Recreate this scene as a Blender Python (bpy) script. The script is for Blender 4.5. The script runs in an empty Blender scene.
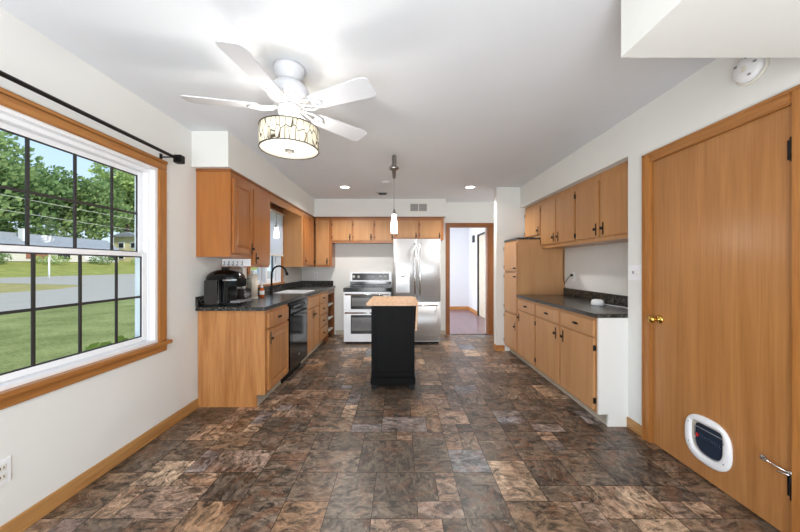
import bpy, bmesh, math, random
from mathutils import Vector, Matrix
random.seed(7)
PI = math.pi
SC = bpy.context.scene
COL = SC.collection
EYE = 1.265

# ------------------------------------------------------------------ camera
cam = bpy.data.cameras.new('camera'); cam.sensor_width = 36; cam.lens = 315 / 800 * 36
cam.clip_start = 0.03; cam.clip_end = 500
camo = bpy.data.objects.new('camera', cam); COL.objects.link(camo)
camo.location = (0, 0, EYE); camo.rotation_euler = (PI / 2, 0, 0)
SC.camera = camo

# ------------------------------------------------------------------ world, sun, area lights
W = bpy.data.worlds.new('sky'); SC.world = W; W.use_nodes = True
nt = W.node_tree; nt.nodes.clear()
_o = nt.nodes.new('ShaderNodeOutputWorld'); _b = nt.nodes.new('ShaderNodeBackground')
_t = nt.nodes.new('ShaderNodeTexCoord'); _s = nt.nodes.new('ShaderNodeSeparateXYZ'); _r = nt.nodes.new('ShaderNodeValToRGB')
nt.links.new(_t.outputs['Generated'], _s.inputs[0]); nt.links.new(_s.outputs['Z'], _r.inputs[0])
_r.color_ramp.elements[0].position = 0.0; _r.color_ramp.elements[0].color = (0.72, 0.85, 0.97, 1)
_r.color_ramp.elements[1].position = 0.55; _r.color_ramp.elements[1].color = (0.30, 0.55, 0.95, 1)
nt.links.new(_r.outputs[0], _b.inputs[0]); _b.inputs[1].default_value = 0.95
nt.links.new(_b.outputs[0], _o.inputs[0])

def sun(energy, rot, angle):
    l = bpy.data.lights.new('sun', 'SUN'); l.energy = energy; l.angle = angle; l.color = (1, .91, .76)
    o = bpy.data.objects.new('sun', l); COL.objects.link(o); o.rotation_euler = rot
sun(3.2, (math.radians(20), math.radians(48), 0), 0.01)

def area(name, loc, rot, sx, sy, energy, color=(1, 1, 1)):
    l = bpy.data.lights.new(name, 'AREA'); l.shape = 'RECTANGLE'; l.size = sx; l.size_y = sy
    l.energy = energy; l.color = color
    o = bpy.data.objects.new(name, l); COL.objects.link(o); o.location = loc; o.rotation_euler = rot
    return o
# added fill light in an invented rear-wall opening behind the camera
area('rear_fill', (-0.3, -2.25, 1.15), (PI / 2, 0, 0), 2.4, 2.0, 72, (.95, .98, 1))
# added fill light behind the camera, aimed up and forward to brighten the ceiling
area('ceiling_fill', (-.35, -.7, .6), (math.radians(158), 0, 0), 1.8, 1.0, 52, (.94, .97, 1))
# area light in the side room behind the stub wall; daylight of the far hall
area('side_room_light', (2.9, 5.3, 1.4), (0, PI / 2, 0), 1.6, 0.8, 10, (1, .98, .95))
area('hall_daylight', (-0.4, 7.6, 1.3), (0, -PI / 2, 0), 1.6, 2.0, 60, (.94, .97, 1))

vs = SC.view_settings
vs.view_transform = 'Standard'; vs.look = 'None'; vs.exposure = 0.45; vs.gamma = 1.0; vs.use_curve_mapping = False

# ------------------------------------------------------------------ material helpers
def lin(c):
    return tuple((v / 255 / 12.92) if v / 255 <= .04045 else ((v / 255 + .055) / 1.055) ** 2.4 for v in c) + (1,)
def newmat(name):
    m = bpy.data.materials.new(name); m.use_nodes = True
    return m, m.node_tree, m.node_tree.nodes['Principled BSDF']
def coords(t, scale=(1, 1, 1), rnd=True):
    tc = t.nodes.new('ShaderNodeTexCoord'); mp = t.nodes.new('ShaderNodeMapping')
    mp.inputs['Scale'].default_value = scale
    if rnd:
        oi = t.nodes.new('ShaderNodeObjectInfo'); mul = t.nodes.new('ShaderNodeMath'); mul.operation = 'MULTIPLY'; mul.inputs[1].default_value = 37.0
        add = t.nodes.new('ShaderNodeVectorMath'); add.operation = 'ADD'
        t.links.new(oi.outputs['Random'], mul.inputs[0])
        t.links.new(tc.outputs['Object'], add.inputs[0]); t.links.new(mul.outputs[0], add.inputs[1])
        t.links.new(add.outputs[0], mp.inputs['Vector'])
    else:
        t.links.new(tc.outputs['Object'], mp.inputs['Vector'])
    return mp.outputs['Vector']
def noise(t, vec, scale, detail=4, rough=.55, dist=0):
    n = t.nodes.new('ShaderNodeTexNoise'); n.inputs['Scale'].default_value = scale
    n.inputs['Detail'].default_value = detail; n.inputs['Roughness'].default_value = rough
    n.inputs['Distortion'].default_value = dist
    if vec is not None: t.links.new(vec, n.inputs['Vector'])
    return n.outputs['Fac']
def ramp(t, fac, stops):
    r = t.nodes.new('ShaderNodeValToRGB'); e = r.color_ramp.elements
    while len(e) < len(stops): e.new(.5)
    for k, (p, c) in enumerate(stops): e[k].position = p; e[k].color = c
    t.links.new(fac, r.inputs[0]); return r.outputs[0]
def bump(t, b, h, strength=.2, dist=.002):
    n = t.nodes.new('ShaderNodeBump'); n.inputs['Strength'].default_value = strength; n.inputs['Distance'].default_value = dist
    t.links.new(h, n.inputs['Height']); t.links.new(n.outputs[0], b.inputs['Normal'])
def plain(name, rgb, rough=.5, metal=0, var=.06, nscale=6, spec=.5, bstr=0):
    m, t, b = newmat(name)
    c = lin(rgb); f = noise(t, coords(t), nscale)
    d = tuple(max(0, v * (1 - var)) for v in c[:3]) + (1,); u = tuple(min(1, v * (1 + var)) for v in c[:3]) + (1,)
    t.links.new(ramp(t, f, [(.3, d), (.7, u)]), b.inputs['Base Color'])
    b.inputs['Roughness'].default_value = rough; b.inputs['Metallic'].default_value = metal
    b.inputs['Specular IOR Level'].default_value = spec
    if bstr: bump(t, b, noise(t, coords(t), 60), bstr, .001)
    return m
def wood(name, light, dark, axis='Z', rough=.35, coarse=1.0, contrast=1.0, coat=0.0):
    m, t, b = newmat(name)
    s = {'Z': (9, 9, .7), 'Y': (9, .7, 9), 'X': (.7, 9, 9)}[axis]
    v = coords(t, tuple(k * coarse for k in s))
    w = noise(t, v, 1.6, 3, .5, 1.2)
    v2 = coords(t, tuple(k * coarse * (9 if k > 1 else 3) for k in s))
    g = noise(t, v2, 2.0, 3, .6)
    mx = t.nodes.new('ShaderNodeMath'); mx.operation = 'MULTIPLY_ADD'; mx.inputs[1].default_value = .45
    t.links.new(g, mx.inputs[0])
    sc = t.nodes.new('ShaderNodeMath'); sc.operation = 'MULTIPLY'; sc.inputs[1].default_value = .6; t.links.new(w, sc.inputs[0])
    t.links.new(sc.outputs[0], mx.inputs[2])
    lo, hi = .5 - .16 / contrast, .5 + .16 / contrast
    t.links.new(ramp(t, mx.outputs[0], [(lo, lin(dark)), (hi, lin(light))]), b.inputs['Base Color'])
    b.inputs['Roughness'].default_value = rough
    b.inputs['Coat Weight'].default_value = coat; b.inputs['Coat Roughness'].default_value = .25
    bump(t, b, g, .08, .001)
    return m
def emis(name, rgb, strength):
    m, t, b = newmat(name); c = lin(rgb)
    b.inputs['Base Color'].default_value = c; b.inputs['Emission Color'].default_value = c; b.inputs['Emission Strength'].default_value = strength
    return m
def glassmat(name, tint=(1, 1, 1, 1), refl=.08, rough=0.0):
    m = bpy.data.materials.new(name); m.use_nodes = True; t = m.node_tree; t.nodes.clear()
    o = t.nodes.new('ShaderNodeOutputMaterial'); mix = t.nodes.new('ShaderNodeMixShader')
    tr = t.nodes.new('ShaderNodeBsdfTransparent'); tr.inputs[0].default_value = tint
    gl = t.nodes.new('ShaderNodeBsdfGlossy'); gl.inputs['Roughness'].default_value = rough
    mix.inputs[0].default_value = refl
    t.links.new(tr.outputs[0], mix.inputs[1]); t.links.new(gl.outputs[0], mix.inputs[2]); t.links.new(mix.outputs[0], o.inputs[0])
    return m

M = {}
M['wall'] = plain('wall_paint', (226, 226, 223), .75, var=.015, nscale=2, spec=.2)
M['ceiling'] = plain('ceiling_paint', (220, 223, 227), .85, var=.015, nscale=2, spec=.1)
M['soffit'] = plain('soffit_paint', (226, 226, 222), .75, var=.015, nscale=2, spec=.2)
M['oak'] = wood('golden_oak', (190, 134, 80), (156, 100, 52), 'Z', .36, 1.0, 1.2, .1)
M['oak_dark'] = wood('amber_cabinet_wood', (176, 112, 54), (150, 88, 38), 'Z', .3, .7, .8, .25)
M['maple'] = wood('honey_cabinet_wood', (188, 138, 86), (166, 114, 66), 'Z', .36, .7, .7, .15)
M['maple_base'] = wood('pale_honey_wood', (196, 150, 104), (176, 126, 82), 'Z', .36, .7, .7, .15)
M['door'] = wood('door_veneer', (182, 128, 76), (154, 102, 54), 'Z', .28, .6, .9, .3)
M['trim_z'] = wood('trim_wood_upright', (178, 120, 62), (148, 92, 42), 'Z', .35, 1.3)
M['trim_y'] = wood('trim_wood_lengthwise', (178, 122, 66), (148, 94, 46), 'Y', .35, 1.3)
M['trim_x'] = wood('trim_wood_crosswise', (178, 120, 62), (148, 92, 42), 'X', .35, 1.3)
M['base_y'] = wood('baseboard_wood', (190, 144, 88), (158, 110, 62), 'Y', .4, 1.4, 1.2)
M['base_x'] = wood('baseboard_wood_across', (196, 140, 82), (170, 110, 56), 'X', .4, 1.4)
M['casing_z'] = wood('reddish_casing', (150, 94, 48), (118, 66, 30), 'Z', .35, 1.2)
M['casing_x'] = wood('reddish_casing_across', (150, 94, 48), (118, 66, 30), 'X', .35, 1.2)
M['butcher'] = wood('butcher_block', (222, 184, 146), (196, 150, 112), 'Y', .45, 1.6, 1.3)
M['white'] = plain('white_vinyl', (236, 237, 240), .35, var=.01)
M['white_gloss'] = plain('white_enamel', (240, 240, 240), .2, var=.01)
M['fanwhite'] = plain('fan_white', (208, 209, 213), .4, var=.01)
M['offwhite'] = plain('offwhite_plastic', (226, 222, 212), .45, var=.01)
M['grey'] = plain('grey_plastic', (130, 130, 132), .5)
M['toe'] = plain('toe_kick_grey', (186, 176, 160), .6, var=.1)
M['black'] = plain('black_satin', (14, 14, 15), .4, spec=.35)
M['blackgloss'] = plain('black_gloss', (6, 6, 7), .14, spec=.35)
M['blackmatte'] = plain('black_matte', (10, 10, 11), .5, spec=.3)
M['island'] = plain('island_black_paint', (11, 11, 12), .55, var=.2, spec=.12)
M['bronze'] = plain('dark_bronze', (44, 42, 40), .5)
M['chrome'] = plain('chrome', (215, 217, 220), .15, 1, .02)
M['nickel'] = plain('brushed_nickel', (170, 168, 164), .3, 1, .03)
M['brass'] = plain('brass', (205, 165, 85), .18, 1, .05)
M['knobwhite'] = plain('bright_knob', (225, 225, 225), .25, .3, .02)
M['darkglass'] = plain('oven_glass', (40, 42, 44), .1, spec=.6)
M['smoke'] = plain('smoky_blue_flap', (30, 44, 62), .2, var=.2)
M['red'] = plain('red_clip', (190, 30, 34), .4)
M['soap'] = plain('amber_soap', (196, 92, 30), .25)
M['paper'] = plain('paper_roll', (232, 222, 206), .85)
M['glass'] = glassmat('window_glass', (.97, .99, .98, 1), .004)
M['clear'] = glassmat('clear_jar', (.86, .88, .88, 1), .16, .05)
M['smokeglass'] = glassmat('reservoir_smoke', (.25, .27, .29, 1), .10, .08)
M['halldoor'] = plain('beige_door', (206, 196, 180), .5)
M['hallfloor'] = wood('hall_floor_plum', (134, 104, 108), (110, 82, 88), 'Y', .3, .8)

def steel(name, rgb, rough):
    m, t, b = newmat(name); v = coords(t, (2, 2, 120))
    f = noise(t, v, 2, 2)
    c = lin(rgb); t.links.new(ramp(t, f, [(.3, tuple(x * .92 for x in c[:3]) + (1,)), (.7, c)]), b.inputs['Base Color'])
    b.inputs['Metallic'].default_value = .62; b.inputs['Roughness'].default_value = rough
    return m
M['steel'] = steel('stainless_steel', (228, 230, 233), .45)
M['steel_dk'] = steel('stainless_steel_dull', (196, 198, 200), .35)

def countermat():
    m, t, b = newmat('speckled_charcoal_laminate'); v = coords(t, rnd=False)
    f = noise(t, v, 170, 3, .7); g = noise(t, v, 60, 3, .6)
    mx = t.nodes.new('ShaderNodeMath'); mx.operation = 'MULTIPLY'; t.links.new(f, mx.inputs[0]); t.links.new(g, mx.inputs[1])
    t.links.new(ramp(t, mx.outputs[0], [(.18, lin((18, 18, 18))), (.28, lin((44, 43, 40))), (.38, lin((128, 122, 110)))]), b.inputs['Base Color'])
    b.inputs['Roughness'].default_value = .22
    return m
M['counter'] = countermat()

def drum_mat():
    m, t, b = newmat('birch_print_fabric')
    tc = t.nodes.new('ShaderNodeTexCoord'); sp = t.nodes.new('ShaderNodeSeparateXYZ'); t.links.new(tc.outputs['UV'], sp.inputs[0])
    cb = t.nodes.new('ShaderNodeCombineXYZ')
    a = t.nodes.new('ShaderNodeMath'); a.operation = 'MULTIPLY'; a.inputs[1].default_value = 34
    z = t.nodes.new('ShaderNodeMath'); z.operation = 'MULTIPLY'; z.inputs[1].default_value = 1.6
    t.links.new(sp.outputs[0], a.inputs[0]); t.links.new(sp.outputs[1], z.inputs[0])
    t.links.new(a.outputs[0], cb.inputs[0]); t.links.new(z.outputs[0], cb.inputs[1])
    vo = t.nodes.new('ShaderNodeTexVoronoi'); vo.feature = 'DISTANCE_TO_EDGE'; vo.inputs['Scale'].default_value = 1.0; vo.inputs['Randomness'].default_value = .75
    t.links.new(cb.outputs[0], vo.inputs['Vector'])
    c = ramp(t, vo.outputs['Distance'], [(.018, lin((60, 48, 36))), (.055, lin((226, 216, 190)))])
    b.inputs['Roughness'].default_value = .8
    t.links.new(c, b.inputs['Base Color']); t.links.new(c, b.inputs['Emission Color']); b.inputs['Emission Strength'].default_value = .3
    return m
M['drum'] = drum_mat()
M['diffuser'] = emis('lit_diffuser', (255, 244, 222), .62)
M['lit'] = emis('lit_lens', (255, 252, 244), 6)
M['litglass'] = emis('lit_opal_glass', (255, 250, 238), 2.6)

# ------------------------------------------------------------------ mesh helpers
WL = {}     # world location of every object, for parenting
class MB:
    def __init__(s, T=None): s.bm = bmesh.new(); s.T = T; s.uv = None
    def p(s, v): return Vector(s.T(*v)) if s.T else Vector(v)
    def box(s, x0, x1, y0, y1, z0, z1, bev=0, mi=0):
        b = bmesh.new()
        vs_ = [b.verts.new(s.p((x, y, z))) for x in (x0, x1) for y in (y0, y1) for z in (z0, z1)]
        for f in ((0, 1, 3, 2), (4, 6, 7, 5), (0, 4, 5, 1), (2, 3, 7, 6), (0, 2, 6, 4), (1, 5, 7, 3)):
            b.faces.new([vs_[i] for i in f])
        if bev:
            bmesh.ops.bevel(b, geom=b.edges[:], offset=bev, segments=2, affect='EDGES', clamp_overlap=True)
        s.merge(b, mi); return s
    def merge(s, b, mi=0):
        bmesh.ops.recalc_face_normals(b, faces=b.faces[:])
        mp = {v: s.bm.verts.new(v.co) for v in b.verts}
        for f in b.faces:
            try:
                g = s.bm.faces.new([mp[v] for v in f.verts]); g.material_index = mi; g.smooth = f.smooth
            except ValueError: pass
        b.free()
    def poly(s, pts, mi=0):
        f = s.bm.faces.new([s.bm.verts.new(s.p(q)) for q in pts]); f.material_index = mi; return s
    def prism(s, pts, d, mi=0, bev=0):
        """extrude closed outline pts (3D) along vector d"""
        b = bmesh.new(); d = Vector(d); n = len(pts)
        A = [b.verts.new(s.p(q)) for q in pts]; B = [b.verts.new(s.p(Vector(q) + d)) for q in pts]
        b.faces.new(A); b.faces.new(B[::-1])
        for i in range(n): b.faces.new((A[i], A[(i + 1) % n], B[(i + 1) % n], B[i]))
        if bev: bmesh.ops.bevel(b, geom=b.edges[:], offset=bev, segments=2, affect='EDGES', clamp_overlap=True)
        s.merge(b, mi); return s
    def lathe(s, c, prof, n=32, axis='z', mi=0, cap=True):
        b = bmesh.new(); c = Vector(c); rings = []
        ax = {'z': (Vector((1, 0, 0)), Vector((0, 1, 0)), Vector((0, 0, 1))), 'x': (Vector((0, 1, 0)), Vector((0, 0, 1)), Vector((1, 0, 0))),
              'y': (Vector((1, 0, 0)), Vector((0, 0, 1)), Vector((0, 1, 0)))}[axis]
        for r, h in prof:
            r = max(r, 1e-4)
            rings.append([b.verts.new(s.p(c + ax[0] * r * math.cos(2 * PI * k / n) + ax[1] * r * math.sin(2 * PI * k / n) + ax[2] * h)) for k in range(n)])
        for a, d in zip(rings, rings[1:]):
            for k in range(n):
                f = b.faces.new((a[k], a[(k + 1) % n], d[(k + 1) % n], d[k])); f.smooth = True
        if cap: b.faces.new(rings[0]); b.faces.new(rings[-1][::-1])
        s.merge(b, mi); return s
    def tube(s, pts, r, n=10, mi=0):
        b = bmesh.new(); P = [Vector(q) for q in pts]; rings = []; up = None
        rr = r if isinstance(r, (list, tuple)) else [r] * len(P)
        for i, q in enumerate(P):
            t = (P[min(i + 1, len(P) - 1)] - P[max(i - 1, 0)]).normalized()
            if up is None:
                a = Vector((0, 0, 1)) if abs(t.z) < .9 else Vector((1, 0, 0)); up = t.cross(a).normalized()
            up = (up - t * up.dot(t)).normalized(); w = t.cross(up)
            rings.append([b.verts.new(s.p(q + up * rr[i] * math.cos(2 * PI * k / n) + w * rr[i] * math.sin(2 * PI * k / n))) for k in range(n)])
        for a, d in zip(rings, rings[1:]):
            for k in range(n):
                f = b.faces.new((a[k], a[(k + 1) % n], d[(k + 1) % n], d[k])); f.smooth = True
        b.faces.new(rings[0]); b.faces.new(rings[-1][::-1])
        s.merge(b, mi); return s
    def build(s, name, mats, parent=None, origin=None):
        if not isinstance(mats, (list, tuple)): mats = [mats]
        me = bpy.data.meshes.new(name)
        lo = Vector([min(v.co[i] for v in s.bm.verts) for i in range(3)]); hi = Vector([max(v.co[i] for v in s.bm.verts) for i in range(3)])
        c = Vector(origin) if origin is not None else (lo + hi) / 2
        for v in s.bm.verts: v.co -= c
        s.bm.to_mesh(me); s.bm.free()
        for m in mats: me.materials.append(m)
        o = bpy.data.objects.new(name, me); COL.objects.link(o)
        WL[o.name] = c
        if parent is not None: o.parent = parent; o.location = c - WL[parent.name]
        else: o.location = c
        return o

def tag(o, label=None, cat=None, group=None, kind=None):
    if label: o['label'] = label
    if cat: o['category'] = cat
    if group: o['group'] = group
    if kind: o['kind'] = kind
    return o
def thing(name, loc, label, cat, group=None):
    o = bpy.data.objects.new(name, None); COL.objects.link(o); o.location = loc; o.empty_display_size = .1
    WL[o.name] = Vector(loc); return tag(o, label, cat, group)
def struct(name, mb, mat): return tag(mb.build(name, mat), kind='structure')
def sempty(name, loc):
    o = bpy.data.objects.new(name, None); COL.objects.link(o); o.location = loc; o['kind'] = 'structure'; WL[o.name] = Vector(loc); return o
def textmesh(s, size, name, mat, parent, loc, ux, uy, depth=.001):
    cu = bpy.data.curves.new('txt', 'FONT'); cu.body = s; cu.size = size; cu.extrude = depth; cu.align_x = 'CENTER'; cu.align_y = 'CENTER'
    tmp = bpy.data.objects.new('txt', cu); COL.objects.link(tmp)
    me = bpy.data.meshes.new_from_object(tmp.evaluated_get(bpy.context.evaluated_depsgraph_get()))
    bpy.data.objects.remove(tmp)
    ux = Vector(ux); uy = Vector(uy); uz = ux.cross(uy)
    mt = Matrix((ux, uy, uz)).transposed()
    for v in me.vertices: v.co = mt @ v.co
    me.name = name; me.materials.clear(); me.materials.append(mat)
    o = bpy.data.objects.new(name, me); COL.objects.link(o); WL[o.name] = Vector(loc)
    o.parent = parent; o.location = Vector(loc) - WL[parent.name]
    return o

# room constants
XL, XR, H, YB, YR = -1.815, 1.795, 2.44, 5.82, -2.2
SOF = 2.13

# ------------------------------------------------------------------ floor: random ashlar slate vinyl
def floor_mat():
    m, t, b = newmat('slate_look_vinyl')
    at = t.nodes.new('ShaderNodeAttribute'); at.attribute_name = 'tilecol'
    tc = t.nodes.new('ShaderNodeTexCoord'); mul = t.nodes.new('ShaderNodeVectorMath'); mul.operation = 'SCALE'; mul.inputs['Scale'].default_value = 31
    add = t.nodes.new('ShaderNodeVectorMath'); add.operation = 'ADD'
    t.links.new(at.outputs['Color'], mul.inputs[0]); t.links.new(tc.outputs['Object'], add.inputs[0]); t.links.new(mul.outputs[0], add.inputs[1])
    v = add.outputs[0]
    sep = t.nodes.new('ShaderNodeSeparateColor'); t.links.new(at.outputs['Color'], sep.inputs[0])
    base = ramp(t, sep.outputs[0], [(0, lin((84, 74, 64))), (.25, lin((108, 92, 76))), (.42, lin((128, 100, 74))), (.56, lin((100, 106, 112))), (.72, lin((124, 104, 88))), (.92, lin((148, 122, 98))), (1, lin((164, 142, 118)))])
    def stretch(sc):
        mp = t.nodes.new('ShaderNodeMapping'); mp.inputs['Scale'].default_value = sc; mp.inputs['Rotation'].default_value = (0, 0, .5); t.links.new(v, mp.inputs['Vector']); return mp.outputs[0]
    na = noise(t, stretch((.85, 1.45, 1)), 13, 10, .74, 1.0); nb = noise(t, stretch((1.45, .85, 1)), 13, 10, .74, 1.0)
    gt = t.nodes.new('ShaderNodeMath'); gt.operation = 'GREATER_THAN'; gt.inputs[1].default_value = .5; t.links.new(sep.outputs[1], gt.inputs[0])
    mf = t.nodes.new('ShaderNodeMix'); t.links.new(gt.outputs[0], mf.inputs[0]); t.links.new(na, mf.inputs[2]); t.links.new(nb, mf.inputs[3])
    n1 = mf.outputs[0]
    n2 = noise(t, v, 4.2, 5, .6, 2.4)
    n3 = noise(t, v, 38, 5, .7, .6)
    def mix(fac, a, c, f=None, mode='MIX'):
        mm = t.nodes.new('ShaderNodeMix'); mm.data_type = 'RGBA'; mm.blend_type = mode
        if fac is not None: t.links.new(fac, mm.inputs[0])
        else: mm.inputs[0].default_value = f
        for s_, q in ((6, a), (7, c)):
            if isinstance(q, tuple): mm.inputs[s_].default_value = q
            else: t.links.new(q, mm.inputs[s_])
        return mm.outputs[2]
    rust = ramp(t, n2, [(.50, (0, 0, 0, 1)), (.62, (1, 1, 1, 1))])
    c = mix(None, base, ramp(t, n1, [(.39, (.05, .05, .05, 1)), (.49, (.5, .5, .5, 1)), (.60, (1, 1, 1, 1))]), .95, 'OVERLAY')
    rm = t.nodes.new('ShaderNodeMath'); rm.operation = 'MULTIPLY'; rm.inputs[1].default_value = .36; t.links.new(rust, rm.inputs[0])
    c = mix(rm.outputs[0], c, lin((132, 84, 54)))
    vein = ramp(t, noise(t, v, 5.5, 6, .6, 3.0), [(.485, (0, 0, 0, 1)), (.5, (1, 1, 1, 1)), (.515, (0, 0, 0, 1))])
    vm = t.nodes.new('ShaderNodeMath'); vm.operation = 'MULTIPLY'; vm.inputs[1].default_value = .55; t.links.new(vein, vm.inputs[0])
    big = ramp(t, noise(t, v, 3.4, 4, .6, 1.0), [(.40, (.30, .29, .29, 1)), (.6, (.66, .66, .68, 1))])
    c = mix(None, c, big, .7, 'OVERLAY')
    c = mix(vm.outputs[0], c, lin((48, 40, 38)))
    pale = ramp(t, n3, [(.58, (0, 0, 0, 1)), (.72, (1, 1, 1, 1))])
    pm = t.nodes.new('ShaderNodeMath'); pm.operation = 'MULTIPLY'; pm.inputs[1].default_value = .4; t.links.new(pale, pm.inputs[0])
    c = mix(pm.outputs[0], c, lin((196, 172, 146)))
    t.links.new(c, b.inputs['Base Color'])
    b.inputs['Roughness'].default_value = .36; b.inputs['Specular IOR Level'].default_value = .45
    bump(t, b, n1, .25, .002)
    return m
def build_floor():
    c = .118; x0, y0 = XL - .1, YR; nx = int((3.1 - x0) / c) + 1; ny = int((YB - y0) / c) + 1
    used = [[False] * ny for _ in range(nx)]; rnd = random.Random(4)
    b = bmesh.new(); lay = b.loops.layers.color.new('tilecol'); g = .0016
    sizes = [(2, 2)] * 5 + [(2, 3)] * 4 + [(3, 2)] * 5 + [(1, 2)] * 2 + [(2, 1)] * 3 + [(3, 3)] * 1 + [(1, 1)] * 2
    for j in range(ny):
        for i in range(nx):
            if used[i][j]: continue
            for _ in range(14):
                w, h = rnd.choice(sizes)
                if i + w <= nx and j + h <= ny and not any(used[a][d] for a in range(i, i + w) for d in range(j, j + h)): break
            else: w = h = 1
            for a in range(i, i + w):
                for d in range(j, j + h): used[a][d] = True
            X0, X1, Y0, Y1 = x0 + i * c + g, x0 + (i + w) * c - g, y0 + j * c + g, min(y0 + (j + h) * c - g, YB)
            X1 = min(X1, 3.1)
            if X1 <= X0 or Y1 <= Y0: continue
            f = b.faces.new([b.verts.new(q) for q in ((X0, Y0, 0), (X1, Y0, 0), (X1, Y1, 0), (X0, Y1, 0))])
            q = rnd.random() ** 1.15
            if w * h <= 2 and rnd.random() < .35: q = .8 + .2 * rnd.random()
            col = (q, rnd.random(), rnd.random(), 1)
            for l in f.loops: l[lay] = col
    f = b.faces.new([b.verts.new(q) for q in ((x0, y0, -.0015), (3.1, y0, -.0015), (3.1, YB, -.0015), (x0, YB, -.0015))]); f.material_index = 1
    me = bpy.data.meshes.new('floor'); b.to_mesh(me); b.free()
    me.materials.append(floor_mat()); me.materials.append(plain('grout', (44, 38, 35), .8))
    o = bpy.data.objects.new('floor', me); COL.objects.link(o); o['kind'] = 'structure'
build_floor()

# ------------------------------------------------------------------ ceiling, walls, soffits
struct('ceiling', MB().box(XL - .15, 3.1, YR - .15, YB + .1, H, H + .1), M['ceiling'])
# left wall with two window openings
W1 = (.40, 2.355, .695, 1.995); W2 = (3.80, 4.80, 1.02, 2.06)
wl = MB(); a, b_ = XL - .15, XL
wl.box(a, b_, YR - .15, W1[0], 0, H); wl.box(a, b_, W1[0], W1[1], 0, W1[2]); wl.box(a, b_, W1[0], W1[1], W1[3], H)
wl.box(a, b_, W1[1], W2[0], 0, H); wl.box(a, b_, W2[0], W2[1], 0, W2[2]); wl.box(a, b_, W2[0], W2[1], W2[3], H); wl.box(a, b_, W2[1], YB + .1, 0, H)
struct('wall_left', wl, M['wall'])
# right wall: thin front skin with the door opening, solid behind, end return, recess back, stub wall
D1 = (1.432, 2.250, 2.012)
wr = MB()
wr.box(XR, XR + .06, YR - .15, D1[0], 0, H); wr.box(XR, XR + .06, D1[1], 2.48, 0, H); wr.box(XR, XR + .06, D1[0], D1[1], D1[2], H)
wr.box(XR + .06, 2.32, YR - .15, 2.48, 0, H)
struct('wall_right', wr, M['wall'])
struct('wall_alcove', MB().box(2.18, 2.32, 2.48, 4.70, 0, H), M['wall'])
struct('wall_stub', MB().box(1.44, 3.1, 4.70, 4.82, 0, H), M['wall'])
struct('wall_side_room', MB().box(3.0, 3.1, 4.82, YB, 0, H), M['wall'])
# back wall with doorway
DW = (.909, 1.626, 1.993)
wb = MB(); wb.box(XL, DW[0], YB, YB + .1, 0, H).box(DW[0], DW[1], YB, YB + .1, DW[2], H).box(DW[1], 3.1, YB, YB + .1, 0, H)
struct('wall_back', wb, M['wall'])
# unseen rear wall with an opening added to carry the fill light
wq = MB(); wq.box(XL, -1.55, YR - .1, YR, 0, H).box(1.0, XR, YR - .1, YR, 0, H).box(-1.55, 1.0, YR - .1, YR, 2.2, H)
struct('wall_rear', wq, M['wall'])
so = MB(); so.box(XL, -1.497, 2.745, YB, SOF, H); so.box(-1.497, .805, 5.51, YB, SOF, H)
struct('trim_soffit_left', so, M['soffit'])
struct('trim_soffit_right', MB().box(XR, 2.18, 2.48, 4.70, SOF, H), M['soffit'])
struct('trim_bulkhead', MB().box(.918, XR, YR, 1.308, SOF, H), M['soffit'])
# hall beyond doorway
struct('floor_hall', MB().box(-.5, 3.2, YB, 9.5, -.05, .0), M['hallfloor'])
struct('ceiling_hall', MB().box(-.5, 3.2, YB + .1, 9.5, 2.36, 2.46), M['ceiling'])
M['hallwall'] = plain('hall_paint', (216, 217, 222), .8, var=.01, spec=.1)
struct('wall_hall_back', MB().box(-.5, 2.1, 9.16, 9.3, 0, 2.36), M['hallwall'])
struct('wall_hall_left', MB().box(-.6, -.5, YB + .1, 9.3, 0, 2.36), M['hallwall'])
struct('wall_hall_right', MB().box(2.0, 2.12, 8.08, 9.16, 0, 2.36).box(2.0, 2.12, YB + .1, 8.08, 2.04, 2.36).box(2.0, 2.12, YB + .1, 7.2, 0, 2.04).box(2.12, 2.9, 8.3, 8.4, 0, 2.36).box(2.85, 2.95, 7.0, 8.3, 0, 2.36), M['hallwall'])
d = sempty('door_3', (2.3, 8.27, 0))
MB().box(2.02, 2.055, 7.22, 8.05, .01, 2.03, .004).build('leaf', M['halldoor'], d)
MB().lathe((2.02, 7.30, 1.0), [(.02, 0), (.022, -.02), (.02, -.04)], 12, 'x').build('knob', M['black'], d)
MB().box(1.985, 2.0, 8.06, 8.11, 0, 2.07).box(1.985, 2.0, 7.2, 8.11, 2.03, 2.07).box(2.0, 2.12, 8.055, 8.08, 0, 2.04).build('casing', M['bronze'], d)
struct('baseboard_hall', MB().box(.2, 1.985, 9.145, 9.16, 0, .09).box(1.985, 2.0, 8.11, 9.16, 0, .09), M['base_x'])
# threshold strip
struct('trim_threshold', MB().box(DW[0], DW[1], YB - .005, YB + .02, 0, .006), M['bronze'])

# baseboards
bb = MB()
for (y0, y1) in ((YR, 2.835),): bb.box(XL, XL + .012, y0, y1, 0, .083, .003).box(XL + .012, XL + .022, y0, y1, 0, .018, .004)
struct('baseboard_left', bb, M['base_y'])
struct('baseboard_right', MB().box(XR - .012, XR, 2.312, 2.48, 0, .08, .003).box(XR - .012, XR, YR, 1.36, 0, .08, .003), M['base_y'])
struct('baseboard_back', MB().box(-1.19, -.93, YB - .012, YB, 0, .08, .003).box(.66, .838, YB - .012, YB, 0, .08, .003), M['toe'])
struct('baseboard_stub', MB().box(1.425, 1.56, 4.688, 4.70, 0, .085, .003).box(1.428, 1.44, 4.70, 4.82, 0, .085, .003), M['base_x'])

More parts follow.
